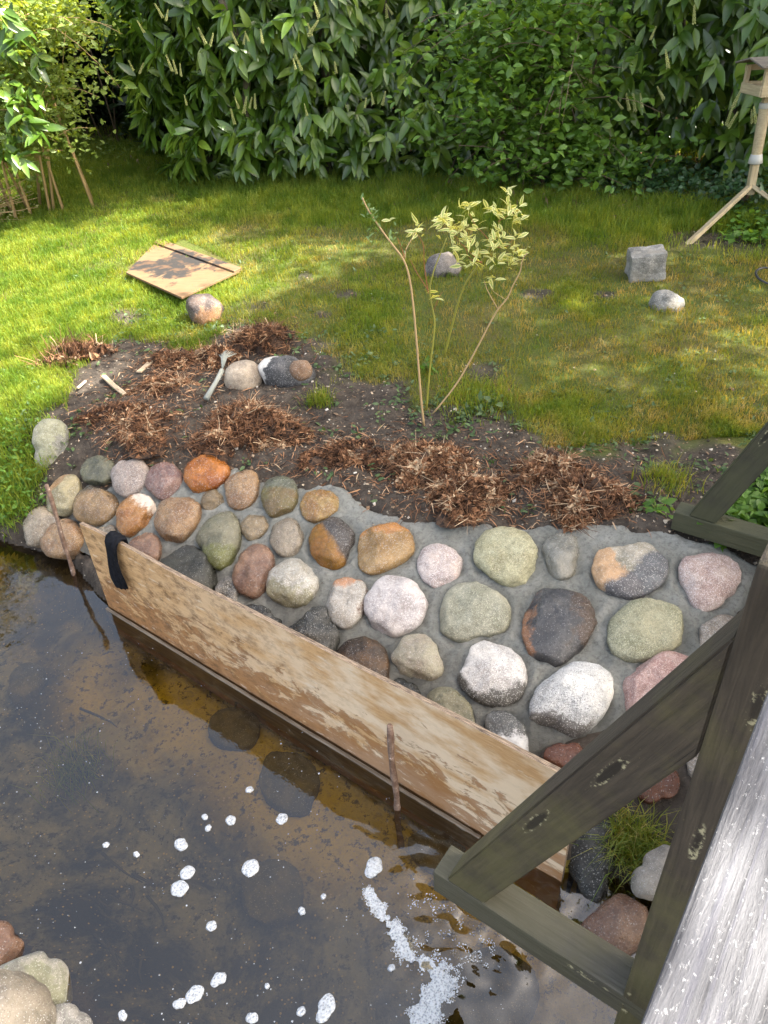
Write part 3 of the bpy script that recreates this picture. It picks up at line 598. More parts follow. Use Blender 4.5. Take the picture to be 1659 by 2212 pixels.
loose(C4((855,960),(920,890),(990,835),(1060,832),(1120,880),(1130,970),(1080,1080),(1030,1130),(960,1080),(880,1020)),'mauvebrown',.8,'reddish brown rock under the bridge',facet=7,fn=lambda x,y:x*0+.0)
sm('palequartz',(.30,.27,.23),(.45,.40,.34),spk=.05,lt=.1,rough=.6)
loose(C4((1078,800),(1120,700),(1200,620),(1260,640),(1240,760),(1150,850),(1100,830)),'palequartz',.6,'pale angular rock behind the bridge post',facet=7,fn=lambda x,y:x*0+.12)
loose(C4((800,620),(850,560),(930,480),(985,520),(990,620),(960,740),(930,860),(880,850),(840,760)),'darkrock',.8,'dark wet rock beside the end of the plywood board',facet=6,fn=lambda x,y:x*0+.0)
sm('submerged',(.075,.07,.035),(.14,.12,.05),spk=.05,lt=.05,rough=.8)
bedf=lambda x,y: x*0-.17
for pts,h,lab in [(D_(1,0,0,(560,1690),(600,1610),(660,1640),(690,1700),(660,1760),(600,1740)),.35,'submerged olive stone close to the middle of the board'),
                  (D_(1,0,0,(450,1560),(500,1520),(560,1560),(550,1610),(480,1610)),.35,'small submerged stone near the board halfway upstream'),
                  (D_(1,0,0,(530,1880),(590,1850),(650,1900),(640,1980),(560,1990),(520,1940)),.3,'dark submerged stone in mid stream'),
                  (D_(1,0,0,(880,1800),(960,1790),(1010,1840),(980,1870),(900,1860)),.35,'dark submerged stone at the riffle'),
                  (D_(1,0,0,(20,1480),(50,1430),(90,1440),(85,1480),(50,1520)),.4,'small grey and cream submerged stone upstream')]:
    c=np.mean(pts,axis=0); o,*_=outline_stone('submerged_stone',pts,S_['submerged'],bedf,h,None,seed=int(c[0]),facet=3,normal=(0,0,1)); tag(o,lab,'stone')
o,*_=outline_stone('weir_slab',C4((100,1382),(170,1290),(300,1150),(380,1060),(480,1040),(600,1100),(700,1200),(560,1440),(300,1560),(120,1480)),S_['submerged'],lambda x,y:x*0-.07,.10,None,seed=77,facet=2,normal=(0,0,1)); tag(o,'flat stone slab just breaking the water under the bridge beam','stone')
m_dt=NB('drowned_twig').fin((.03,.027,.022),.9)
for k in range(34):
    px,py=(rng.uniform(-40,330),rng.uniform(1880,2150)) if k<26 else (rng.uniform(150,900),rng.uniform(1450,2150)); a=rng.normal()*.5+.9; l=rng.uniform(30,120)
    q=[atz(px+l*t*math.cos(a)+6*math.sin(t*5+k),py+l*t*math.sin(a),-.15+.01*math.sin(t*4)) for t in (0,.35,.7,1)]
    o=tube('drowned_twig',q,[.006,.006,.004,.002],m_dt,None,5); tag(o,'dark waterlogged twig lying on the stream bed','twig','drowned twigs on the stream bed')
# ------------------------------------------------------------------ PLYWOOD BOARD
b=NB('weathered_plywood'); v=b.coord('Object'); X,Yy,Zz=b.sep(v)
g=b.noise(b.coord('Object',(5,1,60)),2,6,.7,1.2); n1=b.noise(b.coord('Object',(1.3,1,2.6)),5,6,.7,.5); n2=b.noise(b.coord('Object',(1,1,1.6)),17,6,.75); 
c=b.mix(b.r(g,.3,.7),(.42,.235,.095),(.62,.40,.20)); pale=b.math('MULTIPLY',b.r(b.noise(b.coord('Object',(1.2,1,3)),3,5,.6),.40,.55),b.r(X,-.9,.5)); c=b.mix(b.math('MULTIPLY',pale,.8),c,(.74,.60,.43))
st=b.math('ADD',b.r(Zz,.42,-.02,-.1,.62),b.math('MULTIPLY',b.math('SUBTRACT',n1,.5),2.2)); 
c=b.mix(b.math('MULTIPLY',b.r(st,.30,.36),.72),c,(.27,.11,.03)); c=b.mix(b.math('MULTIPLY',b.math('MULTIPLY',b.r(st,.27,.30),b.r(st,.36,.31)),.45),c,(.12,.06,.03))
mot=b.math('MULTIPLY',b.r(b.math('ADD',b.math('MULTIPLY',n2,.7),b.math('MULTIPLY',n1,.3)),.47,.61),b.r(X,.5,-.5,.12,.8)); c=b.mix(mot,c,(.13,.07,.032))
wp=b.r(b.noise(b.coord('Object',(2,1,9)),5,5,.7),.60,.64,0,.6); c=b.mix(wp,c,(.66,.55,.42))
m_ply=b.fin(c,b.r(n1,.3,.7,.5,.8),b.bump(g,.4,.003),.3)
b=NB('ply_edge'); c=b.mix(b.r(b.noise(b.coord('Object',(8,200,200)),3,4),.4,.6),(.05,.035,.025),(.34,.25,.17)); m_edge=b.fin(c,.8)
BL=np.array([*xy(0,0),0.]); BR=np.array([*xy(2.44,0),0.])
d3=np.array([DV[0],DV[1],0]); n3_=np.array([NV[0],NV[1],0])
# slight tilt of top edge follows the photograph (left .575, right .595)
PB=tag(empty('plywood_formwork_board',tuple((BL+BR)/2)),'long weathered plywood board standing on edge in the water along the stone bank','board')
Vb=[];Fb=[];Nx,Nz=60,14
for side in (0,1):
    for i in range(Nx+1):
        for k in range(Nz+1):
            u=i/Nx*2.44; zt=.513+.042*(i/Nx)**1.6; zb=-.19; z=zb+(zt-zb)*k/Nz
            bow=.004*math.sin(u/2.44*math.pi)*(1 if 1 else 0)+.004*math.sin(u*5)*(k/Nz)
            Vb.append((u-1.22,(.018 if side else 0)+bow*.8,z+ (.004*math.sin(u*7) if k==Nz else 0)))
M=(Nx+1)*(Nz+1); q=lambda s,i,k: s*M+i*(Nz+1)+k; mi=[]
for i in range(Nx):
    for k in range(Nz):
        Fb.append((q(0,i,k),q(0,i+1,k),q(0,i+1,k+1),q(0,i,k+1))); mi.append(0)
        Fb.append((q(1,i,k),q(1,i,k+1),q(1,i+1,k+1),q(1,i+1,k))); mi.append(0)
    Fb.append((q(0,i,Nz),q(0,i+1,Nz),q(1,i+1,Nz),q(1,i,Nz))); mi.append(1)
for k in range(Nz):
    Fb.append((q(0,0,k),q(0,0,k+1),q(1,0,k+1),q(1,0,k))); mi.append(1)
    Fb.append((q(0,Nx,k),q(1,Nx,k),q(1,Nx,k+1),q(0,Nx,k+1))); mi.append(1)
me=mesh_np('plywood_sheet',Vb,Fb,None,None,False,[m_ply,m_edge],mi); o=link('plywood_sheet',me,PB)
o.matrix_local=axes_m(d3,n3_,(0,0,1),(0,0,0))
b=NB('grey_batten'); c=b.mix(b.r(b.noise(b.coord('Object',(2,30,30)),3,5),.4,.6),(.12,.09,.06),(.22,.18,.13)); m_bat=b.fin(c,.5,None,.5)
beam('lower_batten',BL-n3_*.016+np.array([0,0,-.045]),BR-n3_*.016+np.array([0,0,-.045])-d3*.30,.016,.10,m_bat,PB,cuts=20,wob=.002,label='grey batten along the waterline')
# stakes
b=NB('rusty_stake'); n1=b.noise(b.coord('Object',(1,1,1)),30,5,.7); c=b.mix(b.r(n1,.4,.6),(.10,.055,.035),(.22,.15,.11)); c=b.mix(b.r(n1,.6,.66),c,(.55,.45,.4)); m_stake=b.fin(c,.7,b.bump(n1,.6,.004))
def stake(top,base,r0,lab,ytop):
    b0=atz(*base,0); t0=aty(*top,ytop if ytop else b0[1]); d=(t0-b0)/np.linalg.norm(t0-b0); ts=np.linspace(-.25,np.linalg.norm(t0-b0),12)
    pts=[b0+d*t+np.array([math.sin(t*19)*.003,math.cos(t*23)*.003,0]) for t in ts]
    o=tube('wooden_stake',pts,[r0*(1+.15*math.sin(i*2.1)) for i in range(12)],m_stake,None,7); return tag(o,lab,'stake')
stake((101,1048),(159,1242),.011,'thin peeling stake driven in the water at the upstream end of the board',None)
bp=atz(858,1750,0); stake((840,1566),(858,1748),.012,'short dark stake standing against the middle of the board',bp[1]+.04)
# black cloth over the board
b=NB('black_cloth'); n1=b.noise(b.coord('Object',(1,1,1)),60,4); m_cl=b.fin(b.mix(b.r(n1,.3,.7),(.004,.0045,.006),(.012,.013,.017)),.95,b.bump(n1,.8,.004),.1)
ctop=aty(238,1166,0.5); 
# find u on the board top edge under pixel column 238
best=min(np.linspace(0,1,400),key=lambda u:(lambda q:abs(q[0][0]-240)+abs(q[1][0]-1168)*.3)(proj(np.array([[*xy(u,0),.515]]))))
V=[];nC,nR=26,34
path=[]
for j in range(nR):
    t=j/(nR-1)
    if t<.22: path.append((.028+.010,.515-.16*(1-t/.22)+0.,))
    elif t<.34: a=(t-.22)/.12*math.pi; path.append((.014+.026*math.cos(a),.512+.022*math.sin(a)))
    else: path.append((-.014-.016*math.sin((t-.34)*3.5),.512-.19*(t-.34)/.66*1.3))
for j,(sy,z) in enumerate(path):
    t=j/(nR-1); wd=.033+.008*math.sin(t*9)+(.012*max(0,t-.5))
    for i in range(nC):
        a=2*math.pi*i/nC; fold=1+.16*math.sin(3*a+t*3)+.2*math.sin(8*a+t*6)
        xx=wd*math.cos(a)*fold+.012*math.sin(t*5)+t*.01; yy=.013*math.sin(a)*fold
        nrm_dir=(1,0) if t<.22 else (-1,0)
        if t<.22: V.append((xx,sy+yy,z))
        elif t<.34: a2=(t-.22)/.12*math.pi; V.append((xx,sy+yy*math.cos(a2),z+yy*math.sin(a2)*1.0))
        else: V.append((xx,sy-yy,z))
F=[(j*nC+i,j*nC+(i+1)%nC,(j+1)*nC+(i+1)%nC,(j+1)*nC+i) for j in range(nR-1) for i in range(nC)]+[tuple(range(nC-1,-1,-1)),tuple((nR-1)*nC+i for i in range(nC))]
me=bpy.data.meshes.new('black_cloth'); me.from_pydata(V,[],F); me.materials.append(m_cl)
for p in me.polygons: p.use_smooth=True
o=link('black_cloth',me); o.matrix_world=axes_m(d3,n3_,(0,0,1),(*xy(best,.0),0)); tag(o,'twisted black cloth hanging over the top edge of the board','cloth')
# ------------------------------------------------------------------ FOOTBRIDGE
ov=np.array([-.7906,.6124,0]); bv=np.array([.6123,.7906,0]); zv=np.array([0,0,1.])
m_gw=woodmat('green_stained_timber',(.078,.062,.044),(.034,.028,.021),(.12,.11,.04),.5,.7)
m_gd=woodmat('dark_timber',(.055,.052,.035),(.028,.027,.02),(.07,.075,.03),.4,.65)
m_gt=woodmat('grey_timber',(.095,.088,.072),(.05,.046,.038),(.085,.08,.03),.35,.7)
b=NB('bleached_handrail'); v=b.coord('Object',(.8,18,18)); g=b.noise(v,3.0,7,.8,.5); g2=b.noise(b.coord('Object',(1,60,60)),2.5,3); n=b.noise(b.coord('Object',(.6,1,1)),210,4,.8); 
c=b.mix(b.r(g,.36,.6),(.03,.03,.035),(.14,.14,.15)); c=b.mix(b.r(g2,.56,.62,0,.6),c,(.08,.08,.10)); c=b.mix(b.r(n,.60,.68,0,.6),c,(.48,.48,.48)); m_rail=b.fin(c,.62,b.bump(n,.5,.002,b.bump(g,.7,.004)),.5)
BP=np.array([*atz(1345,2150,.6)[:2],0]) # near-left corner of near post: left face plane o=+.0, front face facing -b
def ob(o_,b_,z): return BP+ov*o_+bv*b_+zv*z
FB=tag(empty('footbridge',tuple(ob(-.5,.9,.6))),'wooden footbridge with bleached handrail and mossy outrigger braces crossing the stream','footbridge')
SP=1.87
def frame(b0,m1,m2,m3,near):
    PW_=.072; tk=.09
    beam('post',ob(-PW_/2,b0+tk/2,.28 if near else .35),ob(-PW_/2,b0+tk/2,1.84),PW_,tk,m1,FB,side=bv,label=None)
    e=.50 if near else .50
    beam('outrigger_beam',ob(e,b0+tk/2,.555),ob(-1.3,b0+tk/2,.555),.09,tk,m3,FB,side=bv)
    # brace: its front face is flush-ish with the post
    p0=np.array(ob(.46,b0+tk/2-.003,.60)); p1=np.array(ob(-.055,b0+tk/2-.003,1.68)); 
    return p0,p1
import bmesh
def brace(b0,mat,lowo,topz,wd=.10,tk=.086):
    # 2-D profile in the (o,z) plane, cut to sit on the outrigger and against the post, extruded along b
    z0=.6005; o1=.0005; dirv=np.array([-lowo,topz-z0]); dirv/=np.linalg.norm(dirv); per=np.array([dirv[1],-dirv[0]])  # towards +o,+z
    A1=np.array([lowo,z0]); top=np.array([o1,topz])
    # lower line: offset inwards
    off=-per*wd
    k=(z0-(A1+off)[1])/dirv[1]; B1=A1+off+dirv*k; k=(o1-(A1+off)[0])/dirv[0]; T1=A1+off+dirv*k
    prof=[A1,top,T1,B1]
    bm=bmesh.new(); vs=[bm.verts.new(ob(p[0],b0+.002,p[1])-np.array(FB.location)) for p in prof]; f=bm.faces.new(vs)
    r=bmesh.ops.extrude_face_region(bm,geom=[f]); bmesh.ops.translate(bm,vec=tuple(bv*tk),verts=[v for v in r['geom'] if isinstance(v,bmesh.types.BMVert)])
    bmesh.ops.recalc_face_normals(bm,faces=bm.faces); bmesh.ops.bevel(bm,geom=list(bm.edges),offset=.004,segments=2,affect='EDGES')
    L3=(ov*dirv[0]+zv*dirv[1]); T3=(ov*per[0]+zv*per[1]); Mx=axes_m(L3,bv,T3,(ob((lowo)/2,b0,(z0+topz)/2)-np.array(FB.location)))
    bmesh.ops.transform(bm,matrix=Mx.inverted(),verts=bm.verts)
    me=bpy.data.meshes.new('brace'); bm.to_mesh(me); bm.free(); me.materials.append(mat); o=link('brace',me,FB); o.matrix_local=Mx; return o
frame(0,m_gw,None,m_gt,True); frame(SP,m_gd,None,m_gd,False)
brace(0,m_gw,.46,1.71); brace(SP,m_gd,.44,1.71)
# handrail (inside of the posts), lower rail, edge beam, deck boards
_re=float((atz(1525,1820,1.84)-BP)[:2].dot(ov[:2]))-.048
beam('handrail',ob(_re,-1.6,1.82),ob(_re,3.2,1.82),.09,.042,m_rail,FB,side=zv,cuts=30,wob=.001,label='bleached silvery handrail')
beam('edge_beam',ob(-.20,-1.2,.665),ob(-.20,3.4,.665),.06,.12,m_gd,FB,side=zv)
beam('edge_beam',ob(-1.2,-1.2,.665),ob(-1.2,3.4,.665),.06,.12,m_gd,FB,side=zv)
b=NB('ribbed_decking'); v=b.coord('Object'); X,Y_,Z_=b.sep(v); wv=b.math('SINE',b.math('MULTIPLY',Y_,900)); c=b.mix(b.r(b.noise(v,9,5),.3,.7),(.11,.10,.085),(.2,.185,.16)); m_deck=b.fin(c,.8,b.bump(wv,1,.003),.3)
me=box_me('deck_board',1.12,.135,.026,m_deck,.003)
for i in range(32):
    o=link('deck_board',me,FB); o.matrix_local=Matrix.Translation(-FB.location)@axes_m(ov,bv,zv,ob(-.72,-1.1+i*.142,.738+random.uniform(-.001,.001)))
# ------------------------------------------------------------------ BURNT BOARD on the lawn
def placed_box(name,pixc,hgt,off,mat,parent=None): pass
cs=[np.array([hit(x,y)[0],hit(x,y)[1]]) for x,y in ((272,588),(342,518),(523,582),(392,642))]
zc=max(float(bank(np.array([c[0]]),np.array([c[1]]))[0]) for c in cs)+.006
cs=[atz(x,y,zc) for x,y in ((272,588),(342,518),(523,582),(392,642))]
b=NB('burnt_board'); v=b.coord('Object'); n1=b.noise(v,4.5,6,.65,.6); g=b.noise(b.coord('Object',(3,30,30)),2,5); X,Y_,Z_=b.sep(v)
c=b.mix(b.r(g,.3,.7),(.12,.066,.03),(.18,.115,.06)); k=b.math('SUBTRACT',b.math('ADD',n1,.12),b.math('ADD',b.math('MULTIPLY',b.math('ABSOLUTE',b.math('SUBTRACT',X,-.02)),.55),b.math('MULTIPLY',b.math('ABSOLUTE',b.math('SUBTRACT',Y_,.10)),.45))); c=b.mix(b.r(k,.38,.44),c,(.02,.017,.015)); c=b.mix(b.math('MULTIPLY',b.r(b.noise(v,9,4),.5,.6),.4),c,(.17,.085,.035))
m_burn=b.fin(c,.75,b.bump(g,.4,.003))
BBc=sum(cs)/4
def slab(name,quad,z,th,mat,parent,label=None):
    bm=bmesh.new(); vs=[bm.verts.new((p[0]-parent.location[0],p[1]-parent.location[1],z-parent.location[2])) for p in quad]; f=bm.faces.new(vs); bmesh.ops.recalc_face_normals(bm,faces=[f])
    r=bmesh.ops.extrude_face_region(bm,geom=[f]); bmesh.ops.translate(bm,vec=(0,0,-th),verts=[v for v in r['geom'] if isinstance(v,bmesh.types.BMVert)]); bmesh.ops.recalc_face_normals(bm,faces=bm.faces); bmesh.ops.bevel(bm,geom=list(bm.edges),offset=.002,segments=1,affect='EDGES')
    me=bpy.data.meshes.new(name); bm.to_mesh(me); bm.free(); me.materials.append(mat); o=link(name,me,parent)
    if label: o['label']=label
    return o
BB=tag(empty('burnt_board',(BBc[0],BBc[1],zc)),'square wooden board with a black scorch mark lying on the sunlit lawn','board')
slab('plywood_sheet',cs,zc,.018,m_burn,BB)
q=[cs[1],cs[2],cs[2]*.86+cs[3]*.14,cs[1]*.86+cs[0]*.14]; slab('edge_batten',[q[0]*.99+q[3]*.01,q[1],q[2],q[3]],zc+.016,.0155,m_burn,BB)
# ------------------------------------------------------------------ BIRD TABLE
m_fw=woodmat('pale_softwood',(.50,.41,.25),(.34,.26,.15),None,0,.7)
m_fd=woodmat('shaded_softwood',(.16,.10,.06),(.10,.06,.04),None,0,.7)
F1=hit(1476,532); F3=hit(1627,468); PY=F3[1]-.12
jn=aty(1624,392,PY); tp=aty(1656,212,PY)
BT=tag(empty('bird_table',(jn[0]+.02,PY,float(bank(np.array([jn[0]]),np.array([PY]))[0]))),'wooden bird table with a roofed box on a tripod post by the hedge','bird table')
pd=(tp-jn)/np.linalg.norm(tp-jn)
beam('post',jn-pd*.10,jn+pd*.30,.055,.055,m_fw,BT,side=(0,1,0))
tube('post_sleeve',[jn+pd*t for t in (.16,.17,.35,.55,.56)],[.037,.039,.041,.041,.036],m_fw,BT,10)
beam('upper_post',jn+pd*.55,tp+pd*.05,.05,.05,m_fw,BT,side=(0,1,0))
b=NB('white_band'); m_wb=b.fin((.42,.41,.37),.5)
tube('band',[jn+pd*t for t in (.135,.14,.175,.20,.205)],[.046,.056,.05,.045,.043],m_wb,BT,12)
tube('band',[jn+pd*t for t in (.53,.535,.565,.57)],[.043,.046,.046,.043],m_wb,BT,12)
F2=np.array([F1[0]+1.12,F1[1]-.1,F1[2]])
zj=jn-pd*.03
for fo,mm in ((F1,m_fw),(F2,m_fw),(np.array([F3[0],F3[1]+.28,F3[2]]),m_fd)):
    v=fo-zj; v/=np.linalg.norm(v); beam('leg',zj+v*.02,fo+np.array([0,0,-.02]),.032,.045,mm,BT,side=(0,1,0),label=None)
bx0=aty(1610,213,PY-.15); sc=np.linalg.norm(aty(1710,213,PY-.15)-bx0)/100
zb=bx0[2]; bw=.46; bd=.34; bh=aty(1608,150,PY-.15)[2]-zb
bc=np.array([bx0[0]+bw/2+.10,PY,zb]); fx=np.array([1,0,0.]);fy=np.array([0,1,0.])
beam('box_floor',bc-fx*bw/2+zv*.012,bc+fx*bw/2+zv*.012,bd,.018,m_fw,BT,side=zv,cuts=0)
for s in (-1,1):
    beam('side_rail',bc-fx*bw/2+fy*s*(bd/2)+zv*.04,bc+fx*bw/2+fy*s*(bd/2)+zv*.04,.018,.075,m_fw,BT,side=zv,cuts=0)
    beam('side_rail',bc-fy*bd/2+fx*s*(bw/2)+zv*.04,bc+fy*bd/2+fx*s*(bw/2)+zv*.04,.018,.07,m_fw,BT,side=zv,cuts=0)
    beam('top_rail',bc-fx*bw/2+fy*s*(bd/2)+zv*(bh-.02),bc+fx*bw/2+fy*s*(bd/2)+zv*(bh-.02),.018,.04,m_fw,BT,side=zv,cuts=0)
    for s2 in (-1,1): beam('corner_post',bc+fx*s*(bw/2-.02)+fy*s2*(bd/2-.012)+zv*.0,bc+fx*s*(bw/2-.02)+fy*s2*(bd/2-.012)+zv*bh,.034,.034,m_fw,BT,side=fy,cuts=0)
m_roof=woodmat('grey_roof_board',(.22,.19,.15),(.12,.10,.08),None,0,.8)
for s in (-1,1):
    r0=bc+zv*(bh+.055); r1=bc+fy*s*(bd/2+.07)+zv*(bh+.012)
    bm_=beam('roof_panel',r0-fx*(bw/2+.06)+(r1-r0)*.5,r0+fx*(bw/2+.06)+(r1-r0)*.5,np.linalg.norm(r1-r0),.014,m_roof,BT,side=np.cross(fx,(r1-r0))*(1 if s<0 else 1),cuts=0)
# hose loop right edge
hc=hit(1665,608); m_h=NB('black_hose').fin((.03,.03,.035),.35)
o=tube('hose_ring',[np.array([hc[0]+.10*math.cos(a),hc[1]+.13*math.sin(a),hc[2]+.035+.02*math.sin(a)]) for a in np.linspace(0,2*math.pi,30)],.008,m_h,None,6); tag(o,'black hose ring lying on the lawn at the far right','hose')
# wood chips / sticks
m_chip=woodmat('pale_wood_chip',(.50,.40,.28),(.36,.27,.17),None,0,.8)
def chip(name,a,b_,w_,lab,cat):
    p0=hit(*a,off=.015);p1=hit(*b_,off=.015); l=np.linalg.norm(p1-p0); c=(p0+p1)/2
    me=box_me(name,l,w_,.014,m_chip,.003,1,.006,5); o=link(name,me); d=(p1-p0)/l; t=np.cross(zv,d); t/=np.linalg.norm(t); o.matrix_world=axes_m(d,t,np.cross(d,t),c+np.array([0,0,.012])); tag(o,lab,cat)
chip('wood_offcut',(300,808),(327,784),.035,'short pale wooden offcut lying on bare soil','wood')
chip('split_stick',(224,816),(270,856),.03,'long pale split stick lying at the edge of the dug bed','stick')
chip('split_stick',(168,842),(186,826),.015,'tiny pale stick lying among the stubble','stick')
# grey frayed brush
bs=hit(445,862,off=.03); be=hit(480,800,off=.10); b=NB('grey_fibre'); m_gf=b.fin((.26,.27,.235),.85)
BR_=tag(empty('frayed_brush',tuple(bs)),'grey frayed stalk with fanned bristles leaning beside the cream stone','brush')
tube('handle',[bs,bs*.5+be*.5+np.array([.01,0,.01]),be],[.018,.013,.016],m_gf,BR_,7)
for k in range(14):
    a=(k-6.5)/6.5; e=be+np.array([.055*a+.03,.09+.02*random.random(),.09-.03*abs(a)]); m_=be*.5+e*.5+np.array([-.01*a,0,.03]); tube('bristle',[be,m_,e],[.0035,.003,.0015],m_gf,BR_,4)
exec_later=[]
# ------------------------------------------------------------------ FOAM
b=NB('white_foam'); v=b.geo(); vo=b.vor(v,130); n=b.noise(v,90,3); b.fin(b.mix(b.r(vo.outputs['Distance'],.1,.5),(.24,.27,.30),(.50,.53,.56)),.5,b.bump(vo.outputs['Distance'],.9,.005),.5); m_foam=b.m
_t=b.n('ShaderNodeBsdfTransparent'); _m=b.n('ShaderNodeMixShader'); b.l(b.r(b.noise(v,120,4,.7),.52,.62,.05,.4),_m.inputs[0]); b.l(b.b.outputs[0],_m.inputs[1]); b.l(_t.outputs[0],_m.inputs[2]); b.l(_m.outputs[0],b.out.inputs[0])
def foam(pts,idn,lab=None):
    P=np.array([atz(x,y,.002)[:2] for x,y in pts]); c=P.mean(0); r=(P-c)*.92; ang=np.arctan2(r[:,1],r[:,0]); rad=np.hypot(r[:,0],r[:,1]); od=np.argsort(ang); ang,rad=ang[od],rad[od]
    th=np.arange(28)*2*math.pi/28-math.pi; ra=np.interp(th,np.r_[ang-2*math.pi,ang,ang+2*math.pi],np.r_[rad,rad,rad])*(1+.13*np.sin(th*2+idn*1.7)+.12*np.sin(th*5+idn)+.07*np.sin(th*9+idn*2))
    ra=np.convolve(np.r_[ra[-2:],ra,ra[:2]],np.array([1,2,3,2,1])/9.,'valid'); V=[(0,0,.006)];F=[]
    for i,(q,z) in enumerate(((.3,.006),(.55,.0055),(.8,.0045),(.95,.0025),(1.,-.002))):
        for j in range(28): V.append((q*ra[j]*math.cos(th[j]),q*ra[j]*math.sin(th[j]),z+(.0015*vn(np.array([V and q*ra[j]*90*math.cos(th[j])]),np.array([q*ra[j]*90*math.sin(th[j])]),idn)[0])))
    F+=[(0,1+j,1+(j+1)%28) for j in range(28)]
    for i in range(4):
        for j in range(28): a=1+i*28+j; b_=1+i*28+(j+1)%28; F.append((a,a+28,b_+28,b_))
    me=bpy.data.meshes.new('foam_patch'); me.from_pydata(V,[],F); me.materials.append(m_foam)
    for p in me.polygons: p.use_smooth=True
    o=link('foam_patch',me,None,(c[0],c[1],.001)); tag(o,lab,'foam','foam patches drifting on the stream'); return o
FP=[([(775,720),(800,697),(840,712),(838,745),(800,760),(780,745)],'upper lobe of the joined pair of white foam patches'),
([(740,790),(770,752),(808,765),(805,810),(775,840),(742,825)],'lower and larger lobe of the joined pair of foam patches'),
([(748,605),(780,577),(812,592),(808,622),(775,632),(752,620)],'oval foam patch upstream of the joined pair'),
([(1033,700),(1060,680),(1110,675),(1130,700),(1110,735),(1070,742),(1040,722)],'wide white foam patch in mid stream'),
([(1193,490),(1210,467),(1235,475),(1242,500),(1225,524),(1200,515)],'round foam patch nearest to the board'),
([(975,500),(990,480),(1015,478),(1015,505),(1000,527),(980,520)],'bubbly foam patch left of the round one'),
([(868,485),(885,474),(900,482),(895,496),(875,498)],'small foam patch above a similar small one'),
([(882,535),(900,520),(915,530),(910,545),(890,547)],'small foam patch below a similar small one'),
([(1060,370),(1075,353),(1093,360),(1088,380),(1068,384)],'foam patch furthest upstream beside the dark reflection'),
([(887,970),(905,940),(935,932),(938,950),(915,980),(893,985)],'slanting narrow foam patch below the joined pair'),
([(900,1215),(915,1180),(960,1160),(987,1160),(985,1190),(945,1205),(915,1230)],'long slanting foam patch in the lower stream'),
([(800,1245),(825,1217),(882,1235),(880,1265),(840,1290),(805,1285)],'pale foam patch with a tail in the lower stream'),
([(743,1300),(765,1275),(805,1275),(800,1295),(765,1320)],'bubbly tail of the pale foam patch'),
([(510,1355),(520,1322),(545,1325),(547,1355),(525,1372)],'lone foam patch closest to the near bank rocks'),
([(1370,1330),(1385,1270),(1415,1247),(1455,1275),(1455,1310),(1420,1350),(1385,1382),(1362,1378)],'large pear shaped foam patch at the bottom'),
([(1280,1325),(1300,1302),(1320,1318),(1315,1345),(1290,1348)],'round foam patch left of the pear shaped one'),
([(1062,1350),(1090,1327),(1117,1340),(1110,1370),(1080,1382),(1065,1375)],'ring bubbled foam patch at the bottom edge'),
([(1285,890),(1300,876),(1320,885),(1318,905),(1295,910)],'small round foam patch in the dark water'),
([(1383,828),(1398,818),(1412,830),(1395,843)],'tiny foam patch nearest to the riffle'),
([(443,605),(460,593),(473,603),(460,622),(448,618)],'small foam patch far left of the joined pair'),
([(575,650),(590,634),(603,645),(595,660),(580,661)],'small foam patch between the lone speck and joined pair'),
([(1140,1215),(1155,1205),(1167,1215),(1155,1231)],'small round foam patch on the dark lower water')]
for i,(p,lab) in enumerate(FP): foam(B3(*p),i,lab)
foam(C4((-85,690),(-60,660),(-15,668),(-5,700),(-15,740),(-35,715),(-60,760)),40,'ragged foam patch at the top of the riffle')
foam(C4((15,1135),(32,1120),(48,1135),(35,1157),(18,1152)),41,'single bright round foam dot beside the riffle')
# specks & riffle froth: one stuff object of tiny domes
dome=[(0,0,.6)]+[(math.cos(a)*.75,math.sin(a)*.75,.42) for a in np.arange(6)*math.pi/3]+[(math.cos(a),math.sin(a),-.1) for a in np.arange(6)*math.pi/3]
dt=np.array(dome); df=np.array([(0,1+j,1+(j+1)%6,1+(j+1)%6) for j in range(6)]); 
tri=[(0,1+j,1+(j+1)%6) for j in range(6)]+[x for j in range(6) for x in ((1+j,7+j,7+(j+1)%6),(1+j,7+(j+1)%6,1+(j+1)%6))]; df=np.array(tri)
pp=[];ss=[]
for _ in range(1500):
    px,py=rng.uniform(-60,1100),rng.uniform(1280,2260)
    nn=vn(np.array([px/90]),np.array([py/90]),3)[0]
    if rng.random()>.25+nn*1.2: continue
    p=atz(px,py,.001); u,s=us(p[0],p[1])
    if s>-.03: continue
    pp.append(p); ss.append(rng.uniform(.0008,.0026)*(1.6 if rng.random()<.05 else 1))
band=np.array([(795,1925),(850,2010),(905,2080),(960,2110),(930,2165),(905,2225)]); bw_=[10,16,22,30,30,26]
m_=26000; t=rng.random(m_)*(len(band)-1.001); i_=t.astype(int); fr_=(t-i_)[:,None]; bwA=np.array(bw_,float)
cb_=band[i_]*(1-fr_)+band[i_+1]*fr_; wd_=bwA[i_]*(1-fr_[:,0])+bwA[i_+1]*fr_[:,0]; off=rng.normal(size=(m_,2)); qq=cb_+off*wd_[:,None]*.62
nn=vn(qq[:,0]/20,qq[:,1]/26,8)+.6*vn(qq[:,0]/8,qq[:,1]/9,9)+.50-.28*np.hypot(off[:,0],off[:,1])
for q in qq[nn>0]:
    pp.append(atz(q[0],q[1],.002)); ss.append(rng.uniform(.0009,.0024))
for _ in range(1800):
    q=np.array([rng.uniform(880,1080),rng.uniform(1930,2100)]); p=atz(q[0],q[1],.003)
    if vn(np.array([q[0]/14]),np.array([q[1]/14]),18)[0]<.12: continue
    pp.append(p); ss.append(rng.uniform(.001,.0025))
pp=np.array(pp); ss=np.array(ss); n_=len(pp); R_=np.tile(np.eye(3),(n_,1,1)); sc3=np.stack([ss,ss*rng.uniform(.7,1.2,n_),ss*.6],1)
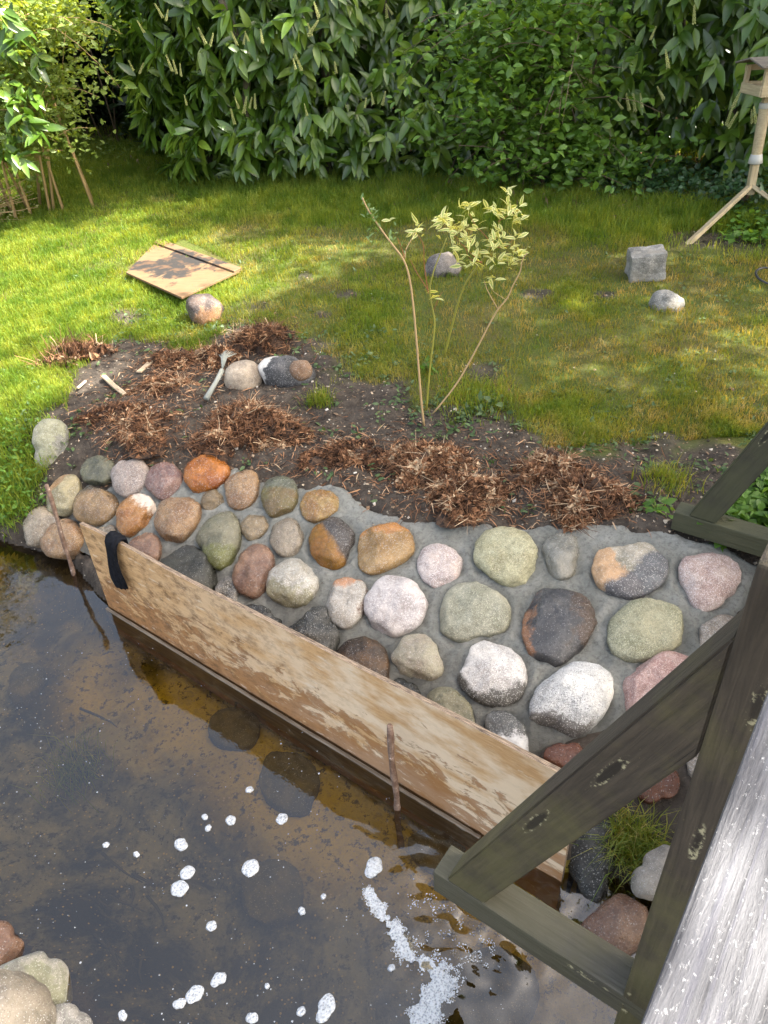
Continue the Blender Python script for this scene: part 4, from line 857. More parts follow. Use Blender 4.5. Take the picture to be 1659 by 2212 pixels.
V,F=scatter(dt,df,pp,R_,sc3); o=link('foam',mesh_np('foam',V,F,m_foam,None,True)); tag(o,'fine white froth and bubbles along the riffle','foam',kind='stuff')
# ------------------------------------------------------------------ GRASS
b=NB('grass_blades'); a=b.attr('rnd'); z=b.attr('zone')
cg=b.ramp(a,[(0,(.065,.135,.012)),(.5,(.125,.20,.022)),(1,(.23,.29,.045))]); cm=b.ramp(a,[(0,(.09,.15,.02)),(.45,(.15,.17,.035)),(.8,(.22,.19,.06)),(1,(.33,.28,.14))])
c=b.mix(z,cg,cm); b.fin(c,.5,None,.3); tr=b.n('ShaderNodeBsdfTranslucent'); b.l(b.mix(1.,c,(2.6,1.8,.35),'MULTIPLY'),tr.inputs[0]); mx=b.n('ShaderNodeMixShader'); mx.inputs[0].default_value=.45
b.l(b.b.outputs[0],mx.inputs[1]); b.l(tr.outputs[0],mx.inputs[2]); b.l(mx.outputs[0],b.out.inputs[0]); m_grass=b.m
def blades(x,y,h,w_,zone,lean=.5,z0=None):
    n=len(x); z=(gz(x,y) if z0 is None else z0)-.004; an=rng.random(n)*2*math.pi; ln=rng.random(n)*lean+.1; az=rng.random(n)*2*math.pi
    wx=np.cos(an)*w_/2; wy=np.sin(an)*w_/2; lx=np.cos(az)*ln*h; ly=np.sin(az)*ln*h
    P=np.stack([x,y,z],1); V=np.empty((n,5,3))
    V[:,0]=P+np.stack([-wx,-wy,0*wx],1); V[:,1]=P+np.stack([wx,wy,0*wx],1)
    m=P+np.stack([lx*.35,ly*.35,h*.6],1); V[:,2]=m+np.stack([wx*.8,wy*.8,0*wx],1); V[:,3]=m-np.stack([wx*.8,wy*.8,0*wx],1)
    V[:,4]=P+np.stack([lx,ly,h*(1-.45*ln)],1)
    base=(np.arange(n)*5)[:,None]; F=np.concatenate([base+[0,1,2],base+[0,2,3],base+[3,2,4]],1).reshape(-1,3)
    return V.reshape(-1,3),F,{'rnd':np.repeat(rng.random(n),5),'zone':np.repeat(zone,5)}
N=900000; 
# sample in perspective-weighted way: density falls with distance
yy=3.2+ (rng.random(N)**1.5)*11.3; xx=(rng.random(N)*2-1)*(.62*yy+.8)
Z=bank(xx,yy); X,Y=proj(np.stack([xx,yy,Z],1)); sm_=soilmask(xx,yy); u,s=us(xx,yy)
hb=np.interp(X,[-300,0,150,200,360,480,700,900,1100,1400,1659,2500],[300,320,330,315,318,375,392,378,415,430,470,560])
far=sst(130,20,Y-hb); left=sst(520,100,X)*sst(560,850,Y)*0+sst(650,150,X)
zone=np.clip(sst(-.35,.35,fbm(xx*1.4,yy*1.4,61,4)+ .30-far*1.6-left*1.1-sst(0,.35,fbm(xx*.9,yy*.9,66,3))*.0),0,1)*.95
dens=(1-sm_)*(.24+.76*np.maximum(far,1-zone))*(.65+.7*(fbm(xx*6,yy*6,70,3)+.3))
dens=np.where(Y<hb,dens*.12,dens); dens=np.where((X>1430)&(Y<560)&(Y>500),dens*.25,dens)
dens=np.where((X<150)&(Y>700)&(Y<1130)&(u<-.9)&(Z>.04),np.maximum(dens,.5*(fbm(xx*5,yy*5,77,3)>-.05)),dens)
_bq=np.array([[c_[0],c_[1]] for c_ in [atz(x_,y_,.52) for x_,y_ in ((268,590),(340,512),(530,582),(394,648))]]); ins=np.ones(N,bool)
for i in range(4):
    a0,b0=_bq[i],_bq[(i+1)%4]; ins&=((b0[0]-a0[0])*(yy-a0[1])-(b0[1]-a0[1])*(xx-a0[0]))<0
X_,Y_2=X,Y; ins=(np.abs((X_-398)/126)+np.abs((Y_2-580)/60)<1.0)
k=(rng.random(N)<dens)&~ins&(Z>.1)&~inmortar(xx,yy,0)&(X>-230)&(X<1900)&(Y>0)
xx,yy,zone,far,X,Y=[q[k] for q in (xx,yy,zone,far,X,Y)]
h=(.022+.03*rng.random(len(xx)))*(1+far*1.9+.5*(1-zone))*(1+.35*fbm(xx*3,yy*3,80,3)); h=np.where(X<150,h*1.25,h)*(1+.55*np.clip(fbm(xx*9,yy*9,140,3),-.8,1))
wd=.0026+.00035*yy
V,F,at_=blades(xx,yy,h,wd,zone,.9); at_['rnd']=np.clip(at_['rnd']*.75+.12+np.repeat(fbm(xx*7,yy*7,130,3)*.75,5),0,1)
print('grass blades',len(xx)); o=link('lawn_grass',mesh_np('lawn_grass',V,F,m_grass,at_)); tag(o,'mown lawn, green by the hedge and mossy brown in the middle','grass',kind='stuff')
def tuft(cx,cy,n,spread,h,zone,lab,z0=None,lean=.9,grp=None):
    r=rng.normal(size=(n,2))*spread; x=cx+r[:,0]; y=cy+r[:,1]; z=gz(x,y) if z0 is None else np.full(n,z0)
    V,F,at_=blades(x,y,h*(.5+rng.random(n)),np.full(n,.0035),np.clip(zone+rng.normal(size=n)*.2,0,1),lean,z)
    me=mesh_np('grass_tuft',V,F,m_grass,at_); bz=float(np.median(z)); rebase(me,(cx,cy,bz)); o=link('grass_tuft',me,None,(cx,cy,bz)); tag(o,lab,'grass tuft',grp); return o
p=hit(1375,1810,off=.08); tuft(p[0],p[1],650,.04,.10,.45,'long green grass tuft between the post and the board end',lean=1.6)
p=hit(690,872); tuft(p[0],p[1],260,.04,.09,.15,'small fresh grass tuft on bare soil right of the black stone')
p=hit(1030,860); tuft(p[0],p[1],700,.11,.10,.1,'bright grass tuft beside the foot of the young shrub')
p=hit(1440,1050); tuft(p[0],p[1],300,.06,.09,.35,'thin grass tuft at the far outrigger beam end')
p=atz(165,1670,-.18); tuft(p[0],p[1],260,.06,.16,.2,'submerged green water grass tuft',z0=-.2)
# ------------------------------------------------------------------ WEEDS / small leaves
m_weed=leafmat('weed_leaves',[(.05,.10,.03),(.09,.15,.05),(.13,.19,.08)],.5,.35)
m_bright=leafmat('bright_leaves',[(.07,.16,.02),(.11,.23,.03),(.15,.28,.04)],.5,.45)
lt,lf=leaf_t(.5,.2,.15,3)
def leafcloud(pos,size,mat,name,updir=.6,parent=None,base=(0,0,0),tmpl=None,edge=False,outw=None):
    n=len(pos); d=rng.normal(size=(n,3)); d[:,2]=d[:,2]*.4+rng.uniform(-.2,.5,n); 
    if outw is not None: d=d*.6+outw
    nm=rng.normal(size=(n,3))*(1-updir)+np.array([0,0,1.])*updir
    R_=frames(d,nm); t_,f_=tmpl or (lt,lf); V,F=scatter(t_,f_,pos,R_,size*rng.uniform(.6,1.25,n))
    at_={'rnd':rnds(n,len(t_))}
    me=mesh_np(name,V-np.array(base),F,mat,at_,False)
    return link(name,me,parent)
pos=[]
while len(pos)<5600:
    px,py=rng.uniform(-80,1750),rng.uniform(470,1130); pos.append((px,py))
pos=np.array(pos); Q=[]
top=np.interp(pos[:,0],[0,150,300,620,720,840,900,1010,1180,1460,1659],[840,760,700,695,790,800,870,900,950,1005,970])
dist=np.abs(pos[:,1]-top); nzv=vn(pos[:,0]/45,pos[:,1]/28,91)
kk=(rng.random(len(pos))<np.exp(-(dist/60)**2)*.9+.16)&(nzv>-.04)|((pos[:,0]<330)&(pos[:,1]>800)&(pos[:,1]<960)&(nzv>.0))|((pos[:,0]>1230)&(pos[:,1]>940)&(pos[:,1]<1120)&(nzv>-.05))
Q=hitN(*pos[kk].T,.012); Q=np.repeat(Q,4,0); Q=Q+rng.normal(size=Q.shape)*np.array([.02,.02,.006]); Q=Q[~inmortar(Q[:,0],Q[:,1],-.02)]
o=leafcloud(Q,.034,m_weed,'ground_weeds',.75); tag(o,'low grey green weeds and clover along the lawn edge','weeds',kind='stuff')
def plant(name,px,py,n,spread,hgt,size,mat,lab,cat='plant',off=0,tm=None):
    p=hit(px,py); q=rng.normal(size=(n,3))*np.array([spread,spread,0]); q[:,2]=rng.random(n)*hgt*np.exp(-(q[:,0]**2+q[:,1]**2)/(2*spread**2)*.5)
    e=tag(empty(name,tuple(p)),lab,cat)
    leafcloud(q,size,mat,'foliage',.5,e,tmpl=tm)
    for k in range(5): a=rng.random()*6.28; r=spread*.8; tube('stem',[p,p+np.array([math.cos(a)*r*.5,math.sin(a)*r*.5,hgt*.5]),p+np.array([math.cos(a)*r,math.sin(a)*r,hgt*.7])],[.003,.0025,.0015],m_stem,e,4)
    return e
b=NB('green_stem'); m_stem=b.fin((.16,.16,.04),.5)
plant('herb',735,868+0,10,.03,.05,.04,m_weed,'single small weed seedling on bare soil') if 0 else None
plant('herb',925,805,45,.03,.10,.035,m_bright,'fresh green seedling between the shrub stems')
plant('herb',1035,880,60,.06,.06,.055,m_weed,'rosette weed with broad leaves in front of the bright tuft')
plant('herb',1415,1110,26,.03,.08,.05,m_bright,'small lime green seedling by the far outrigger end')
plant('herb',1240,1070,20,.03,.05,.035,m_bright,'small green seedling among dead crowns')
plant('herb',820,905,20,.03,.05,.03,m_weed,'small weed on bare soil left of the shrub')
# leafy clump behind the far brace (right) and ferny clump (left bank)
Q=[]
for _ in range(1500):
    px=rng.uniform(1530,1800); py=rng.uniform(990,1150)
    if py<1175-(px-1500)*1.0: continue
    if py<1060 and px<1590: continue
    Q.append((px,py))
Q=np.array(Q); Q=hitN(*Q.T,.05); Q+=rng.normal(size=Q.shape)*.03; Q[:,2]=np.maximum(Q[:,2],.47)
base=Q.mean(0); e=tag(empty('leafy_clump',(base[0],base[1],.46)),'dense bright green leafy clump behind the far brace','plant'); tl=leaf_t(.75,.25,.2,3)
leafcloud(Q,.06,m_bright,'foliage',.8,e,(base[0],base[1],.46),tmpl=tl)
Q=[]
for _ in range(1900):
    px=rng.uniform(-140,75+20*rng.normal()); py=rng.uniform(920,1120)
    if px>110-(1100-py)*.15: continue
    Q.append((px,py))
Q=np.array(Q); Q=hitN(*Q.T,.04); Q=Q[Q[:,2]>.06]; Q+=rng.normal(size=Q.shape)*.035; base=Q.mean(0); e=tag(empty('leafy_clump',tuple(base)),'sunlit yellow green herbs on the left bank above the water','plant')
leafcloud(Q,.035,m_bright,'foliage',.6,e,base)
x=Q[:,0].repeat(3)+rng.normal(size=len(Q)*3)*.03; y=Q[:,1].repeat(3)+rng.normal(size=len(Q)*3)*.03
V,F,at_=blades(x,y,.05+.09*rng.random(len(x)),np.full(len(x),.0035),rng.random(len(x))*.15,.9,Q[:,2].repeat(3)-.05); me=mesh_np('grass_blades',V-base,F,m_grass,at_); link('grass_blades',me,e)
# ------------------------------------------------------------------ SOIL DEBRIS
b=NB('soil_debris'); a=b.attr('rnd'); m_deb=b.fin(b.ramp(a,[(0,(.035,.027,.02)),(.5,(.10,.075,.05)),(.8,(.22,.13,.07)),(.93,(.40,.33,.24)),(1,(.5,.46,.4))]),.85)
n_=34000; px=rng.uniform(-100,1750,n_); py=rng.uniform(700,1180,n_); 
yy=2.2+4.6*rng.random(n_)**1.2; xx=(rng.random(n_)*2-1)*(.62*yy+.5); m_=np.maximum(soilmask(xx,yy)+.04,inmortar(xx,yy,.03)*1.); Z=gz(xx,yy); k=(rng.random(n_)<m_)&(Z>.15)&(~inmortar(xx,yy,.03)|(rng.random(n_)<.012)); Z=np.where(inmortar(xx,yy,.03),mortarz(xx,yy)+.004,Z); xx,yy,Z=xx[k],yy[k],Z[k]; n_=len(xx)
tv=np.array([(-.5,0,0),(.5,0,.15),(.35,1,.1),(-.4,.9,0),(0,.45,.35)]); tf=np.array([(0,1,4),(1,2,4),(2,3,4),(3,0,4)])
V,F=scatter(tv,tf,np.stack([xx,yy,Z+.001],1),frames(rng.normal(size=(n_,3))*[1,1,.2],rng.normal(size=(n_,3))*.5+[0,0,1]),np.abs(rng.normal(size=n_))*.007+.003)
o=link('soil_debris',mesh_np('soil_debris',V,F,m_deb,{'rnd':rnds(n_,5)})); tag(o,'crumbs, chips and leaf scraps scattered over the bare soil','debris',kind='stuff')
# dead leaf litter below the hedge
b=NB('dead_leaves'); a=b.attr('rnd'); m_dead=b.fin(b.ramp(a,[(0,(.08,.04,.03)),(.5,(.20,.11,.075)),(.85,(.33,.20,.14)),(1,(.42,.30,.22))]),.8)
Q=[]
for _ in range(2600):
    px=rng.uniform(780,1500); c=np.interp(px,[780,900,1100,1400,1500],[388,402,418,438,445]); py=c+rng.normal()*16; Q.append((px,py))
for _ in range(800):
    px=rng.uniform(170,400); py=330+rng.normal()*22; Q.append((px,py))
Q=np.array(Q); Q=hitN(*Q.T,.012);Q[:,2]=gz(Q[:,0],Q[:,1])+.01; n_=len(Q); dl=leaf_t(.45,-.15,.5,3); V,F=scatter(dl[0],dl[1],Q,frames(rng.normal(size=(n_,3))*[1,1,.25],rng.normal(size=(n_,3))*.5+[0,0,1]),rng.uniform(.04,.11,n_))
o=link('leaf_litter',mesh_np('leaf_litter',V,F,m_dead,{'rnd':rnds(n_,len(dl[0]))})); tag(o,'reddish dead leaves lying under the hedge','leaf litter',kind='stuff')
# ------------------------------------------------------------------ DEAD FERN CROWNS
b=NB('dead_fibre'); a=b.attr('rnd'); m_fib=b.fin(b.ramp(a,[(0,(.028,.015,.010)),(.35,(.095,.045,.022)),(.7,(.22,.105,.05)),(.92,(.38,.21,.11)),(1,(.48,.35,.22))]),.75,None,.3)
def crown(px,py,rx,ry,lab,nf=1500,ns=500,hgt=.08,up=0,green=0,dark=0,hgtf=1.):
    p=hit(px,py,off=hgt*.4); gzv=float(bank(np.array([p[0]]),np.array([p[1]]))[0]); sc=np.linalg.norm(p-CAM)/PF; RX=rx*sc; RY=ry*sc/ .68
    e=tag(empty('dead_fern_crown',(p[0],p[1],gzv)),lab,'plant crown','dug up dead fern crowns')
    # lumpy root ball
    nu,nv_=36,12; V=[(0,0,hgt)];F=[]
    for i in range(1,nv_+1):
        t=i/nv_
        for j in range(nu):
            a=2*math.pi*j/nu; rr=t*(1+.22*math.sin(a*3+px)+.12*math.sin(a*7+py)); x=RX*rr*math.cos(a); y=RY*rr*math.sin(a)
            z=hgt*(1-t**2.2)*(.8+.9*mnoise.noise(Vector((x*14,y*14,px))))-.02*t+.03*mnoise.noise(Vector((x*35,y*35,py))); V.append((x,y,z))
    F+=[(0,1+j,1+(j+1)%nu) for j in range(nu)]
    for i in range(nv_-1):
        for j in range(nu): a=1+i*nu+j; b_=1+i*nu+(j+1)%nu; F.append((a,a+nu,b_+nu,b_))
    me=bpy.data.meshes.new('root_ball'); me.from_pydata(V,[],F); me.materials.append(m_rb)
    link('root_ball',me,e)
    def surf(n):
        t=np.sqrt(rng.random(n)); a=rng.random(n)*2*math.pi; rr=t*(1+.22*np.sin(a*3+px)+.12*np.sin(a*7+py))
        x=RX*rr*np.cos(a); y=RY*rr*np.sin(a); z=hgt*(1-t**2.2); clump=fbm(x*25+px,y*25+py,5,2); return np.stack([x,y,z],1),clump
    # fibres: 4-point ribbons
    P,cl=surf(int(nf*2.2)); P=P[cl>-.12][:nf]; cl=cl[cl>-.12][:nf]; nf=len(P); d=rng.normal(size=(nf,3))*[1,1,.35]+[0,0,.05+up*.8]; d/=np.linalg.norm(d,axis=1,keepdims=True); L=rng.uniform(.02,.075,nf)*hgtf; cu=rng.normal(size=(nf,3))*.5; sd=np.cross(d,rng.normal(size=(nf,3))); sd/=np.linalg.norm(sd,axis=1,keepdims=True)
    w_=rng.uniform(.0009,.0026,nf)*hgtf; Vv=np.empty((nf,8,3))
    for i in range(4):
        t=i/3; c=P+d*(L*t)[:,None]+cu*(L*t*t*.7)[:,None]+np.array([0,0,-.25])*(L*t*t)[:,None]; Vv[:,2*i]=c-sd*(w_*(1-.6*t))[:,None]; Vv[:,2*i+1]=c+sd*(w_*(1-.6*t))[:,None]
    b0=(np.arange(nf)*8)[:,None]; F=np.concatenate([b0+[0,1,3,2],b0+[2,3,5,4],b0+[4,5,7,6]],1).reshape(-1,4)
    rn=np.clip(rng.random(nf)*.7+cl*1.7+.0-dark,0,1); me=mesh_np('fibres',Vv.reshape(-1,3),F,m_fib,{'rnd':np.repeat(rn,8)}); o=link('fibres',me,e); o['kind']='stuff'
    # papery curled scales
    if ns:
        ns=ns*2; P,cl=surf(ns); P=P[cl>-.1]; cl=cl[cl>-.1]; ns=len(P); t_,f_=leaf_t(.7,.5,.8,3); V,F=scatter(t_,f_,P,frames(rng.normal(size=(ns,3))*[1,1,.6]+[0,0,.4+up],rng.normal(size=(ns,3))+[0,0,.6]),rng.uniform(.012,.032,ns)*hgtf)
        rn=np.clip(rng.random(ns)*.5+cl*1.5+.22-dark,0,1); me=mesh_np('scales',V,F,m_fib,{'rnd':np.repeat(rn,len(t_))}); o=link('scales',me,e); o['kind']='stuff'
b=NB('root_ball_soil'); n=b.noise(b.geo(),40,5); m_rb=b.fin(b.mix(b.r(n,.4,.6),(.025,.016,.011),(.10,.055,.03)),.95,b.bump(n,1,.02))
CR=[(165,770,62,34,'low stubbly crown with red stalks on the left of the dug bed',420,30,.04,2.4,0,.05,1.7),
(250,900,60,30,'dark matted roots right of the tall pale stone',700,200,.04,.3,0,.12,1.1),
(370,780,50,24,'small reddish crown just right of the pale offcut',700,150,.06,.3,0,.1,1),
(465,772,40,22,'small copper crown above the frayed brush',600,200,.06,.3,0,-.05,1),
(570,733,58,34,'dark bristly crown below the brown purple boulder',1100,100,.09,.9,0,.15,1.2),
(355,835,60,30,'fuzzy tan crown left of the frayed brush',900,60,.05,.2,0,-.05,1),
(320,930,60,50,'orange brown crown above the mauve and orange stones',1300,260,.08,.2,0,.02,1),
(530,925,105,72,'largest matted crown in the middle of the dug bed',3400,700,.11,.2,0,.02,1.1),
(745,985,95,36,'flat dark red crown at the upper mortar edge',1200,700,.04,.1,0,.12,.9),
(925,1000,85,52,'copper coloured crown of curled scales above the ochre stone',1500,1100,.08,.2,0,-.08,1),
(1000,1070,80,50,'curly brown crown overhanging the mortar',1600,900,.08,.2,0,0,1),
(1185,1020,80,40,'bright copper crown behind the yellow olive stone',1500,900,.08,.3,0,-.08,1),
(1265,1075,80,50,'shaggy brown crown next to the far outrigger beam',1800,800,.09,.2,0,.02,1.1)]
Q=[];
for _ in range(9000):
    c=CR[rng.integers(1,len(CR))]; Q.append((c[0]+rng.normal()*c[2]*.95,c[1]+rng.normal()*c[3]*1.0))
Q=np.array(Q); Q=hitN(*Q.T,.01,gz); Q=Q[~inmortar(Q[:,0],Q[:,1],.04)&(Q[:,2]>.2)]; n_=len(Q); t_,f_=leaf_t(.09,.4,.3,3)
V,F=scatter(t_,f_,Q,frames(rng.normal(size=(n_,3))*[1,1,.25],rng.normal(size=(n_,3))*.5+[0,0,1]),rng.uniform(.015,.07,n_)); o=link('dead_fibre_litter',mesh_np('dead_fibre_litter',V,F,m_fib,{'rnd':rnds(n_,len(t_))})); tag(o,'loose brown root fibres strewn between the dead crowns','litter',kind='stuff')
for c in CR: crown(c[0],c[1]-4,c[2]*1.08,c[3]*1.0,c[4],nf=int(c[5]*1.5),ns=int(c[6]*1.9+150),hgt=c[7]*1.2,up=c[8],dark=c[10],hgtf=c[11])
# ------------------------------------------------------------------ YOUNG VARIEGATED SHRUB
m_var=leafmat('variegated_leaves',[(.30,.37,.10),(.40,.45,.15),(.20,.30,.06)],.5,.4,edge=(.62,.63,.32))
m_bluel=leafmat('greygreen_leaves',[(.12,.22,.07),(.18,.28,.10),(.22,.32,.13)],.5,.4)
m_tan=NB('tan_stem').fin((.40,.27,.13),.6); m_gs=NB('olive_stem').fin((.22,.21,.03),.45); m_rs=NB('red_stem').fin((.28,.10,.04),.5)
sb=hit(912,925); YS=tag(empty('variegated_shrub',tuple(sb)),'young bare stemmed shrub with cream edged leaves on the lawn edge','shrub')
CS=.2714; SX,SY=840*.864,460*.864
ps=lambda x,y,dy=0.: aty(SX+x*CS,SY+y*CS,sb[1]+dy)
def stem(pts,r,mat,dy0=0,dy1=0,lab=None):
    n=len(pts); Pp=[ps(x,y,dy0+(dy1-dy0)*i/(n-1)) for i,(x,y) in enumerate(pts)]
    tt=np.linspace(0,n-1,n*4); P2=np.stack([np.interp(tt,range(n),[p[k] for p in Pp]) for k in range(3)],1)
    # smooth
    for _ in range(3): P2[1:-1]=(P2[:-2]+2*P2[1:-1]+P2[2:])/4
    r=r*.75; o=tube('stem',P2,np.linspace(r,r*.45,len(P2)),mat,YS,6); return P2
stem([(700,1925),(675,1700),(650,1350),(620,1000),(590,760),(545,600),(430,460),(330,320),(250,200),(210,110)],.0085,m_tan,0,-.1)
stem([(545,600),(555,520),(600,440),(640,380)],.004,m_tan,-.03,0); stem([(545,590),(520,500),(490,430)],.003,m_rs,-.03,-.05)
stem([(720,1800),(745,1480),(780,1200),(790,1080),(735,850),(780,680),(830,560),(880,430)],.0075,m_gs,.02,.1)
stem([(735,850),(640,700),(590,600)],.003,m_rs,.05,.05); stem([(780,1000),(830,880),(850,860)],.0025,m_rs,.05,.05)
stem([(735,870),(700,640),(700,480),(650,400)],.003,m_rs,.05,.02)
stem([(860,1380),(930,1100),(1000,850),(1060,740),(1160,620),(1240,480),(1290,380),(1300,280),(1370,150),(1380,80)],.0085,m_gs,.45,.35)
stem([(1240,480),(1180,400),(1110,330),(1060,240)],.0035,m_rs,.38,.3); stem([(1160,620),(1060,600),(1020,480)],.0035,m_rs,.4,.3)
stem([(1290,300),(1400,230),(1480,200)],.003,m_rs,.36,.3); stem([(1240,490),(1350,520),(1420,420)],.003,m_rs,.38,.34)
stem([(770,1830),(960,1600),(1100,1350),(1280,1000),(1370,910),(1400,820),(1470,700),(1480,600),(1520,550)],.0065,m_tan,.1,.05)
stem([(1285,990),(1200,840),(1180,770)],.0035,m_tan,.07,.05); stem([(1350,920),(1240,850),(1220,780)],.002,m_tan,.07,.03)
stem([(1160,630),(1080,560),(960,440),(900,330)],.0035,m_rs,.4,.3)
CLU=[(640,370,11),(775,350,3),(860,270,14),(890,360,7),(960,370,9),(1040,180,12),(1020,300,6),(1110,340,5),(1270,220,16),(1380,230,10),(1460,260,7),(1480,190,5),(1375,90,5),(1040,450,14),(960,500,7),(1230,430,12),(1310,380,8),(1410,410,5),(1130,560,12),(980,620,8),(1320,500,8),(1260,610,10),(1360,600,12),(1440,560,9),(1500,545,7),(1240,750,6),(840,890,3),(400,300,2),(1100,600,6)]
vt=leaf_t(.34,.3,.25,4); ed=np.array([1,0,1]*5,dtype=float); vme=mesh_np('leaf',vt[0],vt[1],m_var,{'rnd':np.zeros(15),'edge':ed},True)
bme=mesh_np('leaf',vt[0],vt[1],m_bluel,{'rnd':np.zeros(15)},True)
def putleaf(me,parent,P,d,nm,s,name='leaf'):
    R_=frames(np.array([d]),np.array([nm]))[0]; o=link(name,me,parent); M_=Matrix.Identity(4)
    for i in range(3):
        for j in range(3): M_[i][j]=R_[i][j]*s
        M_[i][3]=P[i]-parent.location[i]
    o.matrix_local=M_; return o
nl=0
for x,y,n in CLU:
    for k in range(int(n*1.35)):
        P=ps(x+rng.normal()*22,y+rng.normal()*18,.3 if x>900 else .05)+np.array([0,rng.normal()*.04,0]); d=rng.normal(size=3)*[1,1,.5]+[0,0,.35]; putleaf(vme,YS,P,d,rng.normal(size=3)*.6+[0,-.3,1],rng.uniform(.032,.068)); nl+=1
for k in range(44):
    t=rng.random(); x=np.interp(t,[0,1],[215,330])+rng.normal()*18; y=np.interp(t,[0,1],[110,330])+rng.normal()*14
    putleaf(bme,YS,ps(x,y,-.08),rng.normal(size=3)+[0,0,.3],rng.normal(size=3)*.5+[0,-.3,1],rng.uniform(.02,.036))
for x,y,n in ((290,390,8),(430,370,8),(480,450,5)):
    for k in range(n): putleaf(bme,YS,ps(x+rng.normal()*22,y+rng.normal()*18,-.05),rng.normal(size=3)+[0,0,.3],rng.normal(size=3)*.5+[0,-.3,1],rng.uniform(.02,.04))
# ------------------------------------------------------------------ LAUREL HEDGE
m_laur=leafmat('laurel_leaves',[(.038,.085,.008),(.068,.14,.013),(.11,.20,.02),(.20,.29,.035)],.36,.25,.6,yellow=1.1)
m_laur.node_tree.nodes['Principled BSDF'].inputs['Coat Weight'].default_value=.2; m_laur.node_tree.nodes['Principled BSDF'].inputs['Coat Roughness'].default_value=.25
ll=leaf_t(.36,.22,.35,4); lme=mesh_np('leaf',ll[0],ll[1],m_laur,{'rnd':np.zeros(15)},True)
hz=lambda x,y: float(bank(np.array([x]),np.array([y]))[0])
# front line of the hedge in plan, from its left end to beyond the right edge
HL=np.array([[-3.3,11.4],[-2.6,10.6],[-1.6,9.1],[-.5,8.55],[.6,8.6],[1.6,8.25],[2.8,7.7],[3.9,7.0],[5.2,6.5],[7,5.8]])
seg=np.linalg.norm(np.diff(HL,axis=0),axis=1); cum=np.r_[0,np.cumsum(seg)]
def hline(t): x=np.interp(t,cum,HL[:,0]); y=np.interp(t,cum,HL[:,1]); return x,y
def hpt(t,z,depth):
    x,y=hline(t); x2,y2=hline(np.clip(t+.2,0,cum[-1])); x1,y1=hline(np.clip(t-.2,0,cum[-1])); tx,ty=x2-x1,y2-y1; l=np.hypot(tx,ty)+1e-6; nx_,ny_=-ty/l,tx/l   # away from the camera
    bul=.95*fbm(t*.8,z*.9,120,3)-.25*np.sin(np.clip((z-.7)/2.6,0,1)*math.pi)+.25*sst(1.4,.7,z)
    dd=depth+bul; return x+nx_*dd,y+ny_*dd,nx_,ny_
LH=tag(empty('laurel_hedge',(1.5,9.2,.7)),'tall cherry laurel hedge with glossy leaves and cream flower spikes','hedge')
def rosettes(n,dmin,dmax,zmin=.85,zmax=4.1,per=8,size=(.18,.25)):
    t=rng.random(n)*cum[-1]; z=zmin+(zmax-zmin)*rng.random(n); dp=dmin+(dmax-dmin)*rng.random(n); x,y,nx_,ny_=hpt(t,z,dp)
    # leave room for the small leaved shrub
    X,Y=proj(np.stack([x,y,z],1)); k=~((X>935)&(X<1330)&(Y>40)&(Y<400)&(dp<.5)&(fbm(X/120,Y/120,7,2)>-.02)) & ~((X<205+np.clip(Y,0,400)*.42)&(Y<420))
    x,y,z,nx_,ny_=[q[k] for q in (x,y,z,nx_,ny_)]; n=len(x)
    C=np.repeat(np.stack([x,y,z],1),per,0); N_=np.repeat(np.stack([-nx_,-ny_,0*nx_],1),per,0); m=n*per
    ph=rng.random(m)*2*math.pi; d=np.stack([np.cos(ph)*.62,np.sin(ph)*.3,np.full(m,-.35)],1)+N_*.5+rng.normal(size=(m,3))*.15; d[:,2]-=rng.random(m)*1.0; d[:,2]+=(rng.random(m)<.30)*rng.uniform(.4,1.5,m); d[:,0]+=rng.normal(size=m)*.25
    nm=N_*.8+np.array([0,0,.75])+rng.normal(size=(m,3))*.3
    return C+rng.normal(size=(m,3))*.02,d,nm,rng.uniform(*size,m)
Pf,df_,nf_,sf=rosettes(760,-.02,.25,.78)
P1,d1,n1_,s1=rosettes(1700,.2,.8,.75)
P2,d2,n2_,s2=rosettes(1900,.8,1.9,.6,4.3,9,(.2,.3))
# the front rosettes that show largest become single leaves
X,Y=proj(Pf); dist=np.linalg.norm(Pf-CAM,axis=1); vis=(X>180)&(X<1659)&(Y>-10)&(Y<430); order=np.argsort(np.where(vis,dist,99)+rng.random(len(Pf))*1.2)[:290]
msk=np.ones(len(Pf),bool); msk[order]=False
for i in order: putleaf(lme,LH,Pf[i],df_[i],nf_[i],sf[i]*1.08)
Pa=np.concatenate([Pf[msk],P1,P2]); da=np.concatenate([df_[msk],d1,d2]); na=np.concatenate([nf_[msk],n1_,n2_]); sa=np.concatenate([sf[msk],s1,s2])
ll2=leaf_t(.36,.22,.35,4)
V,F=scatter(ll2[0],ll2[1],Pa,frames(da,na),sa); me=mesh_np('foliage',V-np.array(LH.location),F,m_laur,{'rnd':rnds(len(Pa),15)},True); o=link('foliage',me,LH); o['kind']='stuff'
m_bark=woodmat('hedge_bark',(.10,.075,.05),(.05,.04,.03),(.06,.07,.03),.3,.85)
for t in np.linspace(.6,cum[-1]-.4,14):
    x,y,nx_,ny_=hpt(np.array([t]),np.array([1.2]),.8); x,y=float(x[0]),float(y[0]); z0=hz(x,y)
    pts=[np.array([x,y,z0-.05])]
    for k in range(5): pts.append(pts[-1]+np.array([rng.normal()*.16,rng.normal()*.12,.62]))
    tube('trunk',pts,[.05,.045,.04,.032,.025,.015],m_bark,LH,7)
